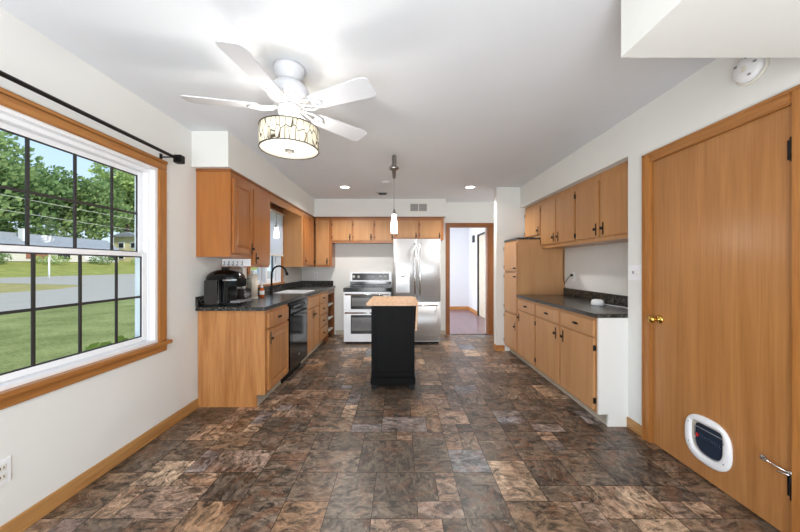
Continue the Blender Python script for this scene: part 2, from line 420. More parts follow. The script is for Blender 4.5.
# ------------------------------------------------------------------ windows
def window(name, op, units, xg, muntin_cols, rowmid, casing=True):
    y0, y1, z0, z1 = op
    w = sempty(name, (XL, (y0 + y1) / 2, z0))
    # jamb liner
    j = MB(); j.box(XL - .15, XL, y0, y0 + .02, z0, z1).box(XL - .15, XL, y1 - .02, y1, z0, z1).box(XL - .15, XL, y0 + .02, y1 - .02, z1 - .02, z1).box(XL - .15, XL, y0 + .02, y1 - .02, z0, z0 + .02)
    for k in range(len(units) - 1):
        a = units[k][1]; c = units[k + 1][0]
        j.box(XL - .13, XL - .01, a + .04, c - .04, z0 + .02, z1 - .02, .003)
    fa_, fb_ = xg - .05, xg + .02
    ua, ub = units[0][0] - .04, units[-1][1] + .04
    j.box(fa_, fb_, y0 + .02, ua - .001, z0 + .02, z1 - .02, .002).box(fa_, fb_, ub + .001, y1 - .02, z0 + .02, z1 - .02, .002)
    j.box(fa_, fb_, ua, ub, (z1 - .075) + .031, z1 - .02, .002).box(fa_, fb_, ua, ub, z0 + .018, z0 + .022, .0)
    j.box(XL - .05, XL - .035, y0 + .02, y1 - .02, z1 - .045, z1 - .02, .002)
    j.build('jamb', M['white'], w)
    for (ga, gb) in units:
        zb, zt, zm = z0 + .058, z1 - .075, z0 + .655 if rowmid else (z0 + z1) / 2
        for (s, zA, zB, xo) in (('lower', zb, zm - .016, 0.0), ('upper', zm + .014, zt, -.03)):
            xa, xb = xg - .014 + xo, xg + .014 + xo
            ry = .04
            f = MB(); f.box(xa, xb, ga - ry, ga, zA - .03, zB + .03, .003); f.box(xa, xb, gb, gb + ry, zA - .03, zB + .03, .003)
            f.box(xa, xb, ga, gb, zB, zB + .03, .003).box(xa, xb, ga, gb, zA - .035, zA, .003)
            fo = f.build('sash_frame', M['white'], w)
            MB().box(xg + xo - .002, xg + xo + .002, ga, gb, zA, zB).build('pane', M['glass'], fo)
            m = MB(); t = .0076
            if muntin_cols:
                for yy in muntin_cols(ga, gb): m.box(xg + xo + .003, xg + xo + .011, yy - t, yy + t, zA, zB)
                zz = (zA + zB) / 2; m.box(xg + xo + .0035, xg + xo + .0105, ga, gb, zz - t, zz + t)
                m.box(xg + xo + .003, xg + xo + .010, ga, ga + .008, zA, zB).box(xg + xo + .003, xg + xo + .010, gb - .008, gb, zA, zB)
                m.box(xg + xo + .003, xg + xo + .010, ga, gb, zA, zA + .008).box(xg + xo + .003, xg + xo + .010, ga, gb, zB - .008, zB)
                m.build('muntins', M['bronze'], fo)
    return w
w1 = window('window_1', W1, [(.45, 1.245), (1.355, 2.275)], -1.875, lambda a, b: [b - .201 - .235 * k for k in range(4) if b - .201 - .235 * k > a + .03], True)
c = MB(); t = .016
c.box(XL, XL + t, W1[0] - .075, W1[1] + .08, W1[3], W1[3] + .075, .005); c.box(XL + t, XL + t + .006, W1[0] - .075, W1[1] + .08, W1[3] + .05, W1[3] + .075, .003)
c.build('head_casing', M['trim_y'], w1)
for (ya, yb) in ((W1[1], W1[1] + .08), (W1[0] - .075, W1[0])):
    MB().box(XL, XL + t, ya, yb, W1[2], W1[3], .005).build('side_casing', M['trim_z'], w1)
MB().box(XL - .02, XL + .045, W1[0] - .1, W1[1] + .105, W1[2] - .028, W1[2], .006).build('sill', M['trim_y'], w1)
MB().box(XL, XL + t, W1[0] - .08, W1[1] + .08, W1[2] - .08, W1[2] - .028, .004).build('apron', M['trim_y'], w1)

w2 = window('window_2', W2, [(3.87, 4.24), (4.37, 4.74)], -1.90, None, False)
for (ya, yb) in ((W2[1], W2[1] + .07), (W2[0] - .07, W2[0])):
    MB().box(XL, XL + t, ya, yb, W2[2], W2[3], .005).build('side_casing', M['trim_z'], w2)
MB().box(XL, XL + t, W2[0] - .07, W2[1] + .07, W2[3], W2[3] + .06, .005).build('head_casing', M['trim_y'], w2)
MB().box(XL - .02, XL + .04, W2[0] - .09, W2[1] + .09, W2[2] - .025, W2[2], .005).build('sill', M['trim_y'], w2)

# roller shade over kitchen window
rs = thing('roller_shade', (XL + .03, 4.3, 1.42), 'white translucent roller shade half lowered over the small window above the sink', 'roller shade')
m, t_, b = newmat('shade_fabric'); f_ = noise(t_, coords(t_), 80); t_.links.new(ramp(t_, f_, [(.3, lin((238, 240, 244))), (.7, lin((246, 247, 250)))]), b.inputs['Base Color'])
b.inputs['Roughness'].default_value = .8; b.inputs['Transmission Weight'].default_value = 0
tl = t_.nodes.new('ShaderNodeBsdfTranslucent'); tl.inputs[0].default_value = (.95, .96, 1, 1); mx = t_.nodes.new('ShaderNodeMixShader'); mx.inputs[0].default_value = .8
t_.links.new(b.outputs[0], mx.inputs[1]); t_.links.new(tl.outputs[0], mx.inputs[2]); t_.links.new(mx.outputs[0], t_.nodes['Material Output'].inputs[0])
M['shade'] = m
MB().box(XL + .022, XL + .024, 3.82, 4.84, 1.43, 2.03).build('cloth', M['shade'], rs)
MB().tube([(XL + .045, 3.82, 2.04), (XL + .045, 4.84, 2.04)], .02, 12).build('roller', M['offwhite'], rs)
MB().box(XL + .018, XL + .030, 3.82, 4.84, 1.41, 1.43, .003).build('hem_bar', M['offwhite'], rs)

# curtain rod
cr = thing('curtain_rod', (-1.73, 1.2, 2.10), 'thin black metal curtain rod with square finial above the large window', 'curtain rod')
MB().tube([(-1.73, -.1, 2.10), (-1.73, 2.44, 2.10)], .0115, 12).build('rod', M['blackmatte'], cr)
MB().box(-1.76, -1.70, 2.44, 2.495, 2.07, 2.13, .004).build('finial', M['blackmatte'], cr)
MB().box(-1.755, -1.705, -.15, -.1, 2.075, 2.125, .004).build('finial', M['blackmatte'], cr)
for yy in (2.385, .05):
    MB().tube([(XL + .002, yy, 2.09), (-1.74, yy, 2.09), (-1.725, yy, 2.088)], .005, 8).box(XL + .001, XL + .008, yy - .01, yy + .01, 2.05, 2.115).build('bracket', M['blackmatte'], cr)

# ------------------------------------------------------------------ doors & casings
d1 = sempty('door_1', (XR, (D1[0] + D1[1]) / 2, 0))
leaf = MB().box(XR + .006, XR + .045, D1[0] + .004, D1[1] - .004, .008, D1[2] - .005, .002).build('leaf', M['door'], d1)
MB().box(XR - .018, XR, D1[1] - .007, D1[1] + .062, 0, D1[2] + .06, .006).box(XR - .023, XR - .018, D1[1] + .045, D1[1] + .062, 0, D1[2] + .06, .002).box(XR, XR + .05, D1[1] - .003, D1[1], 0, D1[2]).build('side_casing', M['trim_z'], d1)
MB().box(XR - .018, XR, D1[0] - .062, D1[0] + .003, 0, D1[2] + .06, .006).box(XR, XR + .05, D1[0], D1[0] + .003, 0, D1[2]).build('side_casing', M['trim_z'], d1)
MB().box(XR - .018, XR, D1[0] + .003, D1[1] - .007, D1[2] - .008, D1[2] + .06, .006).box(XR, XR + .05, D1[0] + .003, D1[1] - .003, D1[2] - .004, D1[2]).box(XR - .023, XR - .018, D1[0] - .062, D1[1] + .062, D1[2] + .043, D1[2] + .06, .002).build('head_casing', M['trim_y'], d1)
kn = MB(); kc = (XR + .006, 2.185, .895)
kn.lathe(kc, [(.03, 0), (.03, -.004), (.022, -.01), (.010, -.014), (.010, -.035), (.020, -.042), (.027, -.052), (.027, -.062), (.018, -.072), (.001, -.074)], 20, 'x')
kn.build('knob', M['brass'], d1)
for zz in (1.80, .25):
    h = MB().tube([(XR - .006, D1[0] + .005, zz - .048), (XR - .006, D1[0] + .005, zz + .048)], .0075, 10)
    h.box(XR - .003, XR + .007, D1[0] + .005, D1[0] + .026, zz - .045, zz + .045)
    for q in (-.052, .052): h.lathe((XR - .006, D1[0] + .005, zz + q), [(.004, -.006), (.009, 0), (.004, .006)], 10)
    h.build('hinge', M['black'], d1)
ds = MB().tube([(XR - .006, D1[0] + .008, .315), (XR - .03, D1[0] + .05, .325), (XR - .035, D1[0] + .085, .335)], .004, 8)
ds.box(XR - .045, XR - .028, D1[0] + .08, D1[0] + .105, .325, .35, .004).lathe((XR - .006, D1[0] + .005, .31), [(.012, 0), (.014, .008), (.010, .016)], 12)
ds.tube([(XR - .008, D1[0] + .01, .305), (XR - .02, D1[0] + .05, .30)], .004, 8)
ds.build('door_stop', M['chrome'], d1)
# cat flap
def egg(cy, cz, ry, rz, n=40, p=2.6):
    out = []
    for k in range(n):
        a = 2 * PI * k / n; ca, sa = math.cos(a), math.sin(a)
        out.append((cy + ry * math.copysign(abs(ca) ** (2 / p), ca), cz + rz * math.copysign(abs(sa) ** (2 / p), sa)))
    return out
cf = sempty('cat_flap', (XR, 1.843, .232)); del cf['kind']; cf.parent = d1; cf.location = WL['cat_flap'] - WL['door_1']
b = bmesh.new(); cy, cz = 1.843, .238
outer = egg(cy, cz, .138, .137, 48, 2.7)
def inner_pt(k, n=48):   # flat top, round bottom opening
    a = 2 * PI * k / n; ca, sa = math.cos(a), math.sin(a); p = 7 if sa > 0 else 2.6
    return (cy + .098 * math.copysign(abs(ca) ** (2 / p), ca), cz + .002 + .094 * math.copysign(abs(sa) ** (2 / p), sa))
inner = [inner_pt(k) for k in range(48)]
loops = []
for pts, x in ((outer, XR + .006), (outer, XR - .004), ([(cy + (y - cy) * .95, cz + (z - cz) * .95) for y, z in outer], XR - .011), ([(cy + (y - cy) * 1.08, cz + (z - cz) * 1.08) for y, z in inner], XR - .011), (inner, XR - .008), (inner, XR + .004)):
    loops.append([b.verts.new((x, y, z)) for y, z in pts])
for A, B in zip(loops, loops[1:]):
    for k in range(48): b.faces.new((A[k], A[(k + 1) % 48], B[(k + 1) % 48], B[k])).smooth = True
q = MB(); q.merge(b); q.build('rim', M['white'], cf)
MB().prism([(XR + .0045, y, z) for y, z in inner], (.001, 0, 0)).build('tunnel', M['toe'], cf)
MB().prism([(XR + .001, cy - .012 + (y - cy) * .86, cz + (z - cz) * .9) for y, z in inner], (.002, 0, 0)).build('pane', M['smoke'], cf)
MB().tube([(XR - .001, cy - .012 + (y - cy) * .88, cz + (z - cz) * .92) for y, z in inner if z < cz + .07], .003, 6).build('seal', M['grey'], cf)
MB().box(XR - .006, XR + .003, cy + .052, cy + .066, cz + .0, cz + .02, .003).build('clip', M['red'], cf)
sw = MB()
for yy, zz in ((cy + .105, cz + .07), (cy + .105, cz - .05), (cy - .105, cz + .04), (cy - .105, cz - .07)): sw.lathe((XR - .011, yy, zz), [(.004, 0), (.003, -.002)], 8, 'x')
sw.build('screws', M['grey'], cf)
textmesh('STAYWELL', .027, 'lettering', plain('letter_emboss', (60, 74, 92), .4), cf, (XR - .0005, cy - .018, cz + .012), (0, -1, 0), (0, 0, 1), .0006)

# doorway to hall
d2 = sempty('door_2', ((DW[0] + DW[1]) / 2, YB, 0))
for (xa, xb) in ((DW[0] - .068, DW[0]), (DW[1], DW[1] + .1)):
    MB().box(xa, xb, YB - .016, YB, 0, DW[2] + .065, .005).build('side_casing', M['casing_z'], d2)
MB().box(DW[0] - .068, DW[1] + .1, YB - .018, YB - .002, DW[2], DW[2] + .065, .005).build('head_casing', M['casing_x'], d2)
MB().box(DW[0], DW[0] + .012, YB, YB + .1, 0, DW[2]).box(DW[1] - .012, DW[1], YB, YB + .1, 0, DW[2]).box(DW[0] + .012, DW[1] - .012, YB, YB + .1, DW[2] - .012, DW[2]).build('jamb', M['casing_z'], d2)
lf = MB(); lf.prism([(1.60, 5.935, .01), (1.634, 5.925, .01), (1.86, 6.68, .01), (1.826, 6.69, .01)], (0, 0, 1.96)).build('leaf', M['white'], d2)
d4 = sempty('door_4', (2.1, YB, 0))
MB().box(1.752, 1.84, YB - .016, YB, 0, 2.03, .004).box(1.84, 2.6, YB - .016, YB, 1.965, 2.03, .004).box(2.6, 2.67, YB - .016, YB, 0, 2.03, .004).build('casing', M['casing_z'], d4)
MB().box(1.842, 2.598, YB - .008, YB - .001, .01, 1.963).build('leaf', M['door'], d4)
# door chime
dc = MB().box(1.97, 2.0, 8.42, 8.62, 1.9, 2.09, .006).build('door_chime', M['black']); tag(dc, 'small black box mounted high on the hall wall beyond the doorway', 'door chime')

# ------------------------------------------------------------------ cabinets
def TL(fx): return lambda u, v, w: (fx + v, u, w)
def TB(fy): return lambda u, v, w: (u, fy - v, w)
def TR(fx): return lambda u, v, w: (fx - v, u, w)
def handle(T, u, w, parent, s=1):
    m = MB(T); m.box(u - .008, u + .008, .019, .0225, w - .056, w + .056, .001)
    m.tube([(u, .022, w), (u, .034, w)], .005, 8).box(u - .012, u + .015, .034, .044, w - .014, w + .014, .004)
    m.build('handle', M['blackmatte'], parent)
def pull(T, u, w, parent):
    m = MB(T); m.prism([(u + .046 * math.cos(a) * 1, .019, w + .011 * math.sin(a)) for a in [2 * PI * k / 16 for k in range(16)]], (0, .003, 0))
    m.tube([(u - .02, .022, w), (u - .018, .034, w), (u + .018, .034, w), (u + .02, .022, w)], .005, 8)
    m.build('handle', M['blackmatte'], parent)
def hinges(T, u, ws, parent):
    for w in ws:
        MB(T).box(u - .005, u + .005, .0015, .021, w - .022, w + .022, .001).build('hinge', M['blackmatte'], parent)
def door_(T, u0, u1, w0, w1, mat, par, raised=False, hu=None, hw=None, hinge=None, name='door'):
    m = MB(T)
    if raised:
        st = .052
        m.box(u0, u0 + st, .001, .019, w0, w1, .003).box(u1 - st, u1, .001, .019, w0, w1, .003)
        m.box(u0 + st, u1 - st, .001, .019, w0, w0 + st, .003).box(u0 + st, u1 - st, .001, .019, w1 - st, w1, .003)
        m.box(u0 + st, u1 - st, .001, .009, w0 + st, w1 - st)
        a, b2, c2, d2 = u0 + st + .006, u1 - st - .006, w0 + st + .006, w1 - st - .006; e = .026
        bb = bmesh.new()
        A = [bb.verts.new(m.p(q)) for q in ((a, .009, c2), (b2, .009, c2), (b2, .009, d2), (a, .009, d2))]
        B = [bb.verts.new(m.p(q)) for q in ((a + e, .018, c2 + e), (b2 - e, .018, c2 + e), (b2 - e, .018, d2 - e), (a + e, .018, d2 - e))]
        for k in range(4): bb.faces.new((A[k], A[(k + 1) % 4], B[(k + 1) % 4], B[k]))
        bb.faces.new(B); m.merge(bb)
    else:
        m.box(u0, u1, .001, .019, w0, w1, .004)
    o = m.build(name, mat, par)
    if hu is not None: handle(T, hu, hw, o)
    if hinge: hinges(T, hinge[0], hinge[1], o)
    return o
def drawer_(T, u0, u1, w0, w1, mat, par, hw=True, name='drawer'):
    o = MB(T).box(u0, u1, .001, .019, w0, w1, .004).build(name, mat, par)
    if hw: pull(T, (u0 + u1) / 2, (w0 + w1) / 2, o)
    return o
def carcass(T, u0, u1, depth, w0, w1, mat, par, toe=0, name='body', hollow=False):
    m = MB(T)
    z0 = w0 + toe
    if hollow:
        m.box(u0, u0 + .018, -depth, 0, z0, w1).box(u1 - .018, u1, -depth, 0, z0, w1).box(u0 + .018, u1 - .018, -depth, -.018, z0, z0 + .018)
        m.box(u0 + .018, u1 - .018, -.018, 0, z0, w1).box(u0 + .018, u1 - .018, -depth, -depth + .008, z0 + .018, w1)
    else: m.box(u0, u1, -depth, 0, z0, w1)
    o = m.build(name, mat, par)
    if toe: MB(T).box(u0, u1, -depth, -.075, w0, w0 + toe).build('toe_kick', M['toe'], par)
    return o

# left uppers
T = TL(-1.507); DU = .305
c1 = thing('wall_cabinet', (-1.66, 3.0, 1.347), 'oak wall cabinet with raised-panel door, nearest the large window on the left', 'cabinet', None)
carcass(T, 2.80, 3.198, DU, 1.347, 2.128, M['oak_dark'], c1)
door_(T, 2.822, 3.186, 1.38, 2.052, M['oak_dark'], c1, True, 3.165, 1.435)
MB(T).box(2.79, 3.198, -DU, .012, 2.106, 2.129, .003).build('top_moulding', M['casing_z'], c1)
c2 = thing('wall_cabinet', (-1.66, 3.4, 1.25), 'flat-door wood wall cabinet hanging lower, just left of the sink window', 'cabinet')
carcass(T, 3.20, 3.63, DU, 1.25, 2.128, M['oak_dark'], c2)
door_(T, 3.212, 3.612, 1.275, 2.055, M['oak_dark'], c2, False, 3.26, 1.345)
MB(T).box(3.20, 3.63, -DU + .3, .012, 2.106, 2.129, .003).build('top_moulding', M['casing_z'], c2)
va = thing('valance_board', (-1.52, 4.2, 2.02), 'wooden valance board bridging the cabinets above the sink window', 'valance')
MB(T).box(3.632, 4.828, -.02, 0, 2.02, 2.106, .002).build('board', M['trim_y'], va)
MB(T).box(3.632, 4.828, -.02, .012, 2.106, 2.129, .003).build('top_moulding', M['casing_z'], va)
c3 = thing('wall_cabinet', (-1.66, 5.1, 1.25), 'wood corner wall cabinet with plain side panel, right of the sink window', 'cabinet')
carcass(T, 4.83, YB - .002, DU, 1.25, 2.128, M['maple'], c3)
door_(T, 4.90, 5.44, 1.275, 2.055, M['oak_dark'], c3, False, 4.95, 1.345, (5.45, (1.33, 2.0)))
MB(T).box(4.83, 5.49, -.02, .012, 2.106, 2.129, .003).build('top_moulding', M['casing_z'], c3)
# back uppers
T = TB(5.53)
def backcab(x0, x1, z0, doors, label, hz):
    c = thing('wall_cabinet', ((x0 + x1) / 2, 5.66, z0), label, 'cabinet')
    carcass(T, x0, x1, .285, z0, 2.128, M['oak_dark'], c)
    for (a, b) in doors:
        door_(T, a, b, z0 + .035, 2.062, M['maple'], c, False, b - .032, hz, (a - .006, (z0 + .09, 1.99)))
    MB(T).box(x0, x1, -.02, .012, 2.100, 2.129, .003).build('top_moulding', M['casing_x'], c)
backcab(-1.486, -1.197, 1.25, [(-1.475, -1.245)], 'tall narrow wall cabinet in the back left corner, left of the range', 1.345)
backcab(-1.195, -.457, 1.675, [(-1.185, -.845), (-.815, -.475)], 'short two-door wall cabinet above the left side of the range', 1.77)
backcab(-.455, -.087, 1.675, [(-.435, -.105)], 'short single-door wall cabinet behind the hanging pendant light', 1.77)
backcab(-.085, .765, 1.72, [(-.058, .312), (.350, .722)], 'short two-door wall cabinet directly above the refrigerator', 1.79)

# left base run
T = TL(-1.21); DB = .60
cb = thing('base_cabinet', (-1.5, 3.1, 0), 'oak base cabinet with drawer and raised-panel door at near end of left counter', 'cabinet')
carcass(T, 2.84, 3.388, DB, 0, .866, M['oak'], cb, .11)
MB(T).box(2.82, 2.838, -DB, -.075, 0, .866, .001).box(2.82, 2.838, -.075, 0, .11, .866, .001).build('end_panel', M['oak'], cb)
drawer_(T, 2.865, 3.37, .70, .835, M['oak'], cb)
door_(T, 2.865, 3.37, .135, .68, M['oak'], cb, True, 2.905, .60)
dw = thing('dishwasher', (-1.5, 3.7, 0), 'black built-in dishwasher between oak base cabinets on the left', 'dishwasher')
MB(T).box(3.392, 4.036, -.56, -.02, .10, .86).build('body', M['blackmatte'], dw)
MB(T).box(3.395, 4.033, -.018, .022, .115, .74, .005).build('door', M['blackgloss'], dw)
pn = MB(T).box(3.395, 4.033, -.018, .030, .745, .862, .006).build('control_panel', M['blackgloss'], dw)
for k in range(5): MB(T).box(3.50 + k * .05, 3.53 + k * .05, .030, .0315, .80, .815).build('button', M['nickel'], pn)
MB().lathe((-1.18, 3.93, .81), [(.022, 0), (.02, .012)], 16, 'x').build('dial', M['nickel'], pn)
MB(T).box(3.47, 3.96, .0225, .024, .39, .70, .002).build('door_reflection', M['darkglass'], dw)  # lighter glossy panel standing in for a reflection on the black door
MB(T).box(3.45, 3.98, .022, .045, .712, .735, .006).build('handle', M['blackgloss'], dw)
MB(T).prism([(3.70 + .028 * math.cos(a), .0225, .235 + .012 * math.sin(a)) for a in [2 * PI * k / 14 for k in range(14)]], (0, .002, 0)).build('badge', M['chrome'], dw)
MB(T).box(3.40, 4.03, -.5, -.06, 0, .098).build('toe_kick', M['blackmatte'], dw)

cs = thing('base_cabinet', (-1.5, 4.28, 0), 'wood sink base cabinet with two doors, right after the dishwasher', 'cabinet')
carcass(T, 4.04, 4.668, DB, 0, .866, M['maple'], cs, .11, hollow=True)
drawer_(T, 4.055, 4.655, .70, .835, M['maple'], cs, False, 'false_front')
door_(T, 4.055, 4.345, .135, .68, M['maple'], cs, False, 4.31, .60)
door_(T, 4.355, 4.655, .135, .68, M['maple'], cs, False, 4.40, .60)
cd = thing('base_cabinet', (-1.5, 4.87, 0), 'wood base cabinet with a stack of four drawers on the left run', 'cabinet')
carcass(T, 4.67, 5.288, DB, 0, .866, M['maple'], cd, .11)
for k, (a, b) in enumerate(((.70, .835), (.52, .685), (.33, .505), (.135, .315))): drawer_(T, 4.69, 5.16, a, b, M['maple'], cd)
co = thing('shelf_unit', (-1.5, 5.55, 0), 'open-fronted wooden shelf unit at far end of left counter by the range', 'shelf')
m = MB(T); m.box(5.29, 5.312, -DB, 0, 0, .866).box(5.795, 5.817, -DB, 0, 0, .866).box(5.312, 5.795, -DB, -DB + .01, .1, .866)
m.box(5.312, 5.795, -.02, 0, .78, .866)
m.build('carcass', M['casing_z'], co)
for z in (.12, .33, .57): MB(T).box(5.312, 5.795, -DB + .01, -.02, z, z + .02).build('shelf', M['offwhite'], co)

# left counter (hole for the sink)
ct = thing('worktop', (-1.5, 4.3, .866), 'speckled charcoal worktop with backsplash along the left wall', 'worktop')
X0, X1 = XL + .003, -1.190; ZT = .902
SK = (4.16, 4.63, -1.655, -1.275)
k = MB(); k.box(X0, X1, 2.785, SK[0], .867, ZT, .003).box(X0, X1, SK[1], YB - .003, .867, ZT, .003)
k.box(X0, SK[2], SK[0] - .002, SK[1] + .002, .867, ZT).box(SK[3], X1, SK[0] - .002, SK[1] + .002, .867, ZT)
k.build('slab', M['counter'], ct)
k = MB(); k.box(X0, X0 + .02, 2.785, YB - .003, ZT, .992, .003).box(X0 + .02, X1 - .04, YB - .023, YB - .003, ZT, .992, .003)
k.build('backsplash', M['counter'], ct)
sk = thing('sink', (-1.46, 4.32, .80), 'white double-bowl drop-in sink set in the left worktop', 'sink')
k = MB()
x0, x1, y0, y1 = SK[2], SK[3], SK[0], SK[1]
k.box(x0 - .015, x0 + .02, y0 - .015, y1 + .015, ZT + .001, ZT + .010, .003).box(x1 - .02, x1 + .015, y0 - .015, y1 + .015, ZT + .001, ZT + .010, .003)
k.box(x0, x1, y0 - .015, y0 + .02, ZT + .001, ZT + .0095, .003).box(x0, x1, y1 - .02, y1 + .015, ZT + .001, ZT + .0095, .003)
k.box(x0 + .02, x1 - .02, (y0 + y1) / 2 - .015, (y0 + y1) / 2 + .015, .86, ZT + .008, .003)
k.build('rim', M['white_gloss'], sk)
for (a, b) in ((y0 + .006, (y0 + y1) / 2 - .005), ((y0 + y1) / 2 + .005, y1 - .006)):
    k = MB(); xa, xb = x0 + .006, x1 - .006
    k.box(xa, xa + .006, a, b, .72, ZT).box(xb - .006, xb, a, b, .72, ZT).box(xa + .006, xb - .006, a, a + .006, .72, ZT).box(xa + .006, xb - .006, b - .006, b, .72, ZT).box(xa + .006, xb - .006, a + .006, b - .006, .72, .726)
    k.build('bowl', M['white_gloss'], sk)
# faucet
fa = thing('faucet', (-1.70, 4.17, ZT), 'matte black gooseneck kitchen faucet behind the sink', 'faucet')
MB().lathe((-1.70, 4.17, ZT + .001), [(.03, 0), (.03, .008), (.022, .02), (.02, .09), (.014, .1)], 20).build('base', M['blackmatte'], fa)
pts = [(-1.70, 4.17, ZT + .09), (-1.70, 4.17, 1.14)] + [(-1.60 - .10 * math.cos(a), 4.17, 1.15 + .115 * math.sin(a)) for a in [PI * k / 12 for k in range(11)]]
MB().tube(pts, .012, 12).build('spout', M['blackmatte'], fa)
e = Vector(pts[-1]); MB().tube([e, e + Vector((.012, 0, -.03)), e + Vector((.02, 0, -.065))], [.014, .017, .019], 12).build('spray_head', M['blackmatte'], fa)
MB().tube([(-1.685, 4.185, .96), (-1.64, 4.23, .985), (-1.60, 4.27, .995)], [.009, .007, .006], 8).build('lever', M['blackmatte'], fa)

# right run
T = TR(1.563)
RT = .855
spec = [(2.498, 3.05, 'wide base cabinet nearest the white end panel on the right', 'near', 3.0, 2.51),
        (3.052, 3.60, 'middle base cabinet of the right-hand counter', 'mid', 3.10, 3.59),
        (3.602, 4.158, 'base cabinet beside the tall pantry on the right counter', 'far', 4.10, 3.61)]
for (a, b, lab, kk, hu, hi_) in spec:
    c = thing('base_cabinet', (1.85, (a + b) / 2, 0), 'honey wood ' + lab, 'cabinet')
    carcass(T, a, b, .615, 0, RT, M['maple_base'], c, .095)
    drawer_(T, a + .02, b - .015, .700, .828, M['maple_base'], c)
    door_(T, a + .02, b - .015, .115, .685, M['maple_base'], c, False, {'near': 2.985, 'mid': 3.125, 'far': 4.09}[kk], .60, (hi_ if kk != 'near' else 2.512, (.19, .61)))
    if kk == 'near':
        MB(T).box(2.480, 2.497, -.615, -.075, 0, RT).box(2.480, 2.497, -.075, 0, .095, RT).build('end_panel', M['wall'], c)
ct2 = thing('worktop', (1.85, 3.3, RT), 'speckled charcoal worktop with backsplash in the right-hand alcove', 'worktop')
MB().box(1.535, 2.177, 2.481, 4.160, RT + .001, .888, .004).build('slab', M['counter'], ct2)
MB().box(2.157, 2.177, 2.482, 4.160, .888, .978, .003).build('backsplash', M['counter'], ct2)
# pantry
pt = thing('pantry_cabinet', (1.85, 4.43, 0), 'tall honey wood pantry cabinet with three stacked doors beside the stub wall', 'cabinet')
carcass(T, 4.164, 4.697, .615, 0, 1.615, M['maple_base'], pt, .095)
MB(T).box(4.155, 4.697, -.615, .012, 1.616, 1.642, .002).build('top_cap', M['counter'], pt)
for (z0, z1, hz) in ((.115, .60, .45), (.62, 1.17, 1.12), (1.19, 1.58, 1.235)):
    o = door_(T, 4.185, 4.675, z0, z1, M['maple_base'], pt)
    if z0 < .2: handle(T, 4.23, hz, o)
    else: pull(T, 4.25, hz, o)
    hinges(T, 4.682, (z0 + .06, z1 - .06), o)
# right uppers
T = TR(1.868)
def rcab(a, b, z0, doors, label, hz):
    c = thing('wall_cabinet', (2.0, (a + b) / 2, z0), label, 'cabinet')
    carcass(T, a, b, .309, z0, 2.128, M['maple'], c)
    for (p0, p1, hu, hi_) in doors:
        door_(T, p0, p1, z0 + .04, 2.062, M['maple'], c, False, hu, hz, (hi_, (z0 + .09, 2.0)))
    return c
rcab(4.158, 4.697, 1.645, [(4.175, 4.66, 4.22, 4.668)], 'short honey wood wall cabinet directly above the tall pantry', 1.74)
rcab(3.335, 4.156, 1.495, [(3.755, 4.14, 3.80, 4.147), (3.35, 3.735, 3.69, 3.343)], 'two-door honey wood wall cabinet, middle one over the right worktop', 1.61)
rcab(2.483, 3.333, 1.495, [(2.937, 3.315, 2.975, 3.324), (2.50, 2.915, 2.87, 2.494)], 'two-door honey wood wall cabinet nearest the white door-side wall on the right', 1.61)

# ------------------------------------------------------------------ refrigerator
FX0, FX1, FY = -.104, .653, 5.045
fr = thing('refrigerator', (.275, 5.4, 0), 'stainless steel french-door refrigerator with water dispenser and bottom freezer', 'refrigerator')
MB().box(FX0 + .005, FX1 - .005, FY + .085, YB - .02, .03, 1.69, .004).build('body', M['steel_dk'], fr)
MB().box(FX0 + .02, FX1 - .02, FY + .10, YB - .1, .0, .029).build('base_grille', M['blackmatte'], fr)
def bowed(x0, x1, z0, z1, name, par, xc0=FX0, xc1=FX1, bow=.022):
    n = 14; outline = [(x1, FY + .08, z0), (x0, FY + .08, z0)]
    for k in range(n + 1):
        x = x0 + (x1 - x0) * k / n; s = (x - (x0 + x1) / 2) / ((x1 - x0) / 2)
        outline.append((x, FY + bow * abs(s) ** 3.2 + .0, z0))
    b = bmesh.new(); d = Vector((0, 0, z1 - z0)); n2 = len(outline)
    A = [b.verts.new(q) for q in outline]; B = [b.verts.new(Vector(q) + d) for q in outline]
    b.faces.new(A); b.faces.new(B[::-1])
    for i in range(n2):
        f = b.faces.new((A[i], A[(i + 1) % n2], B[(i + 1) % n2], B[i])); f.smooth = i >= 2 and i < n2 - 1
    m = MB(); m.merge(b); return m.build(name, M['steel'], par)
xs = .278
dl = bowed(FX0, xs - .003, .705, 1.70, 'left_door', fr); dr = bowed(xs + .003, FX1, .705, 1.70, 'right_door', fr)
fz = bowed(FX0, FX1, .06, .69, 'freezer_drawer', fr)
for (xx, par, sgn) in ((xs - .04, dl, -1), (xs + .04, dr, 1)):
    MB().tube([(xx, FY + .005, .80), (xx, FY - .035, .83), (xx, FY - .05, 1.05), (xx, FY - .052, 1.25), (xx, FY - .05, 1.40), (xx, FY - .035, 1.60), (xx, FY + .005, 1.63)], .013, 12).build('handle', M['chrome'], par)
MB().tube([(FX0 + .05, FY + .008, .635), (FX0 + .07, FY - .035, .635), (FX1 - .07, FY - .035, .635), (FX1 - .05, FY + .008, .635)], .013, 12).build('handle', M['chrome'], fz)
dp = MB().box(-.065, .155, FY - .006, FY + .02, .84, 1.205, .004).build('dispenser', M['steel'], dl)
MB().box(-.055, .145, FY - .0075, FY - .006, 1.11, 1.20, .0).build('display', plain('dispenser_display', (205, 207, 210), .15, .3), dp)
MB().box(-.045, .135, FY - .008, FY - .0065, .85, 1.09).build('recess', M['steel_dk'], dp)
MB().tube([(.02, FY - .012, 1.10), (.07, FY - .03, 1.105), (.11, FY - .02, 1.15)], .008, 8).build('paddle', M['grey'], dp)

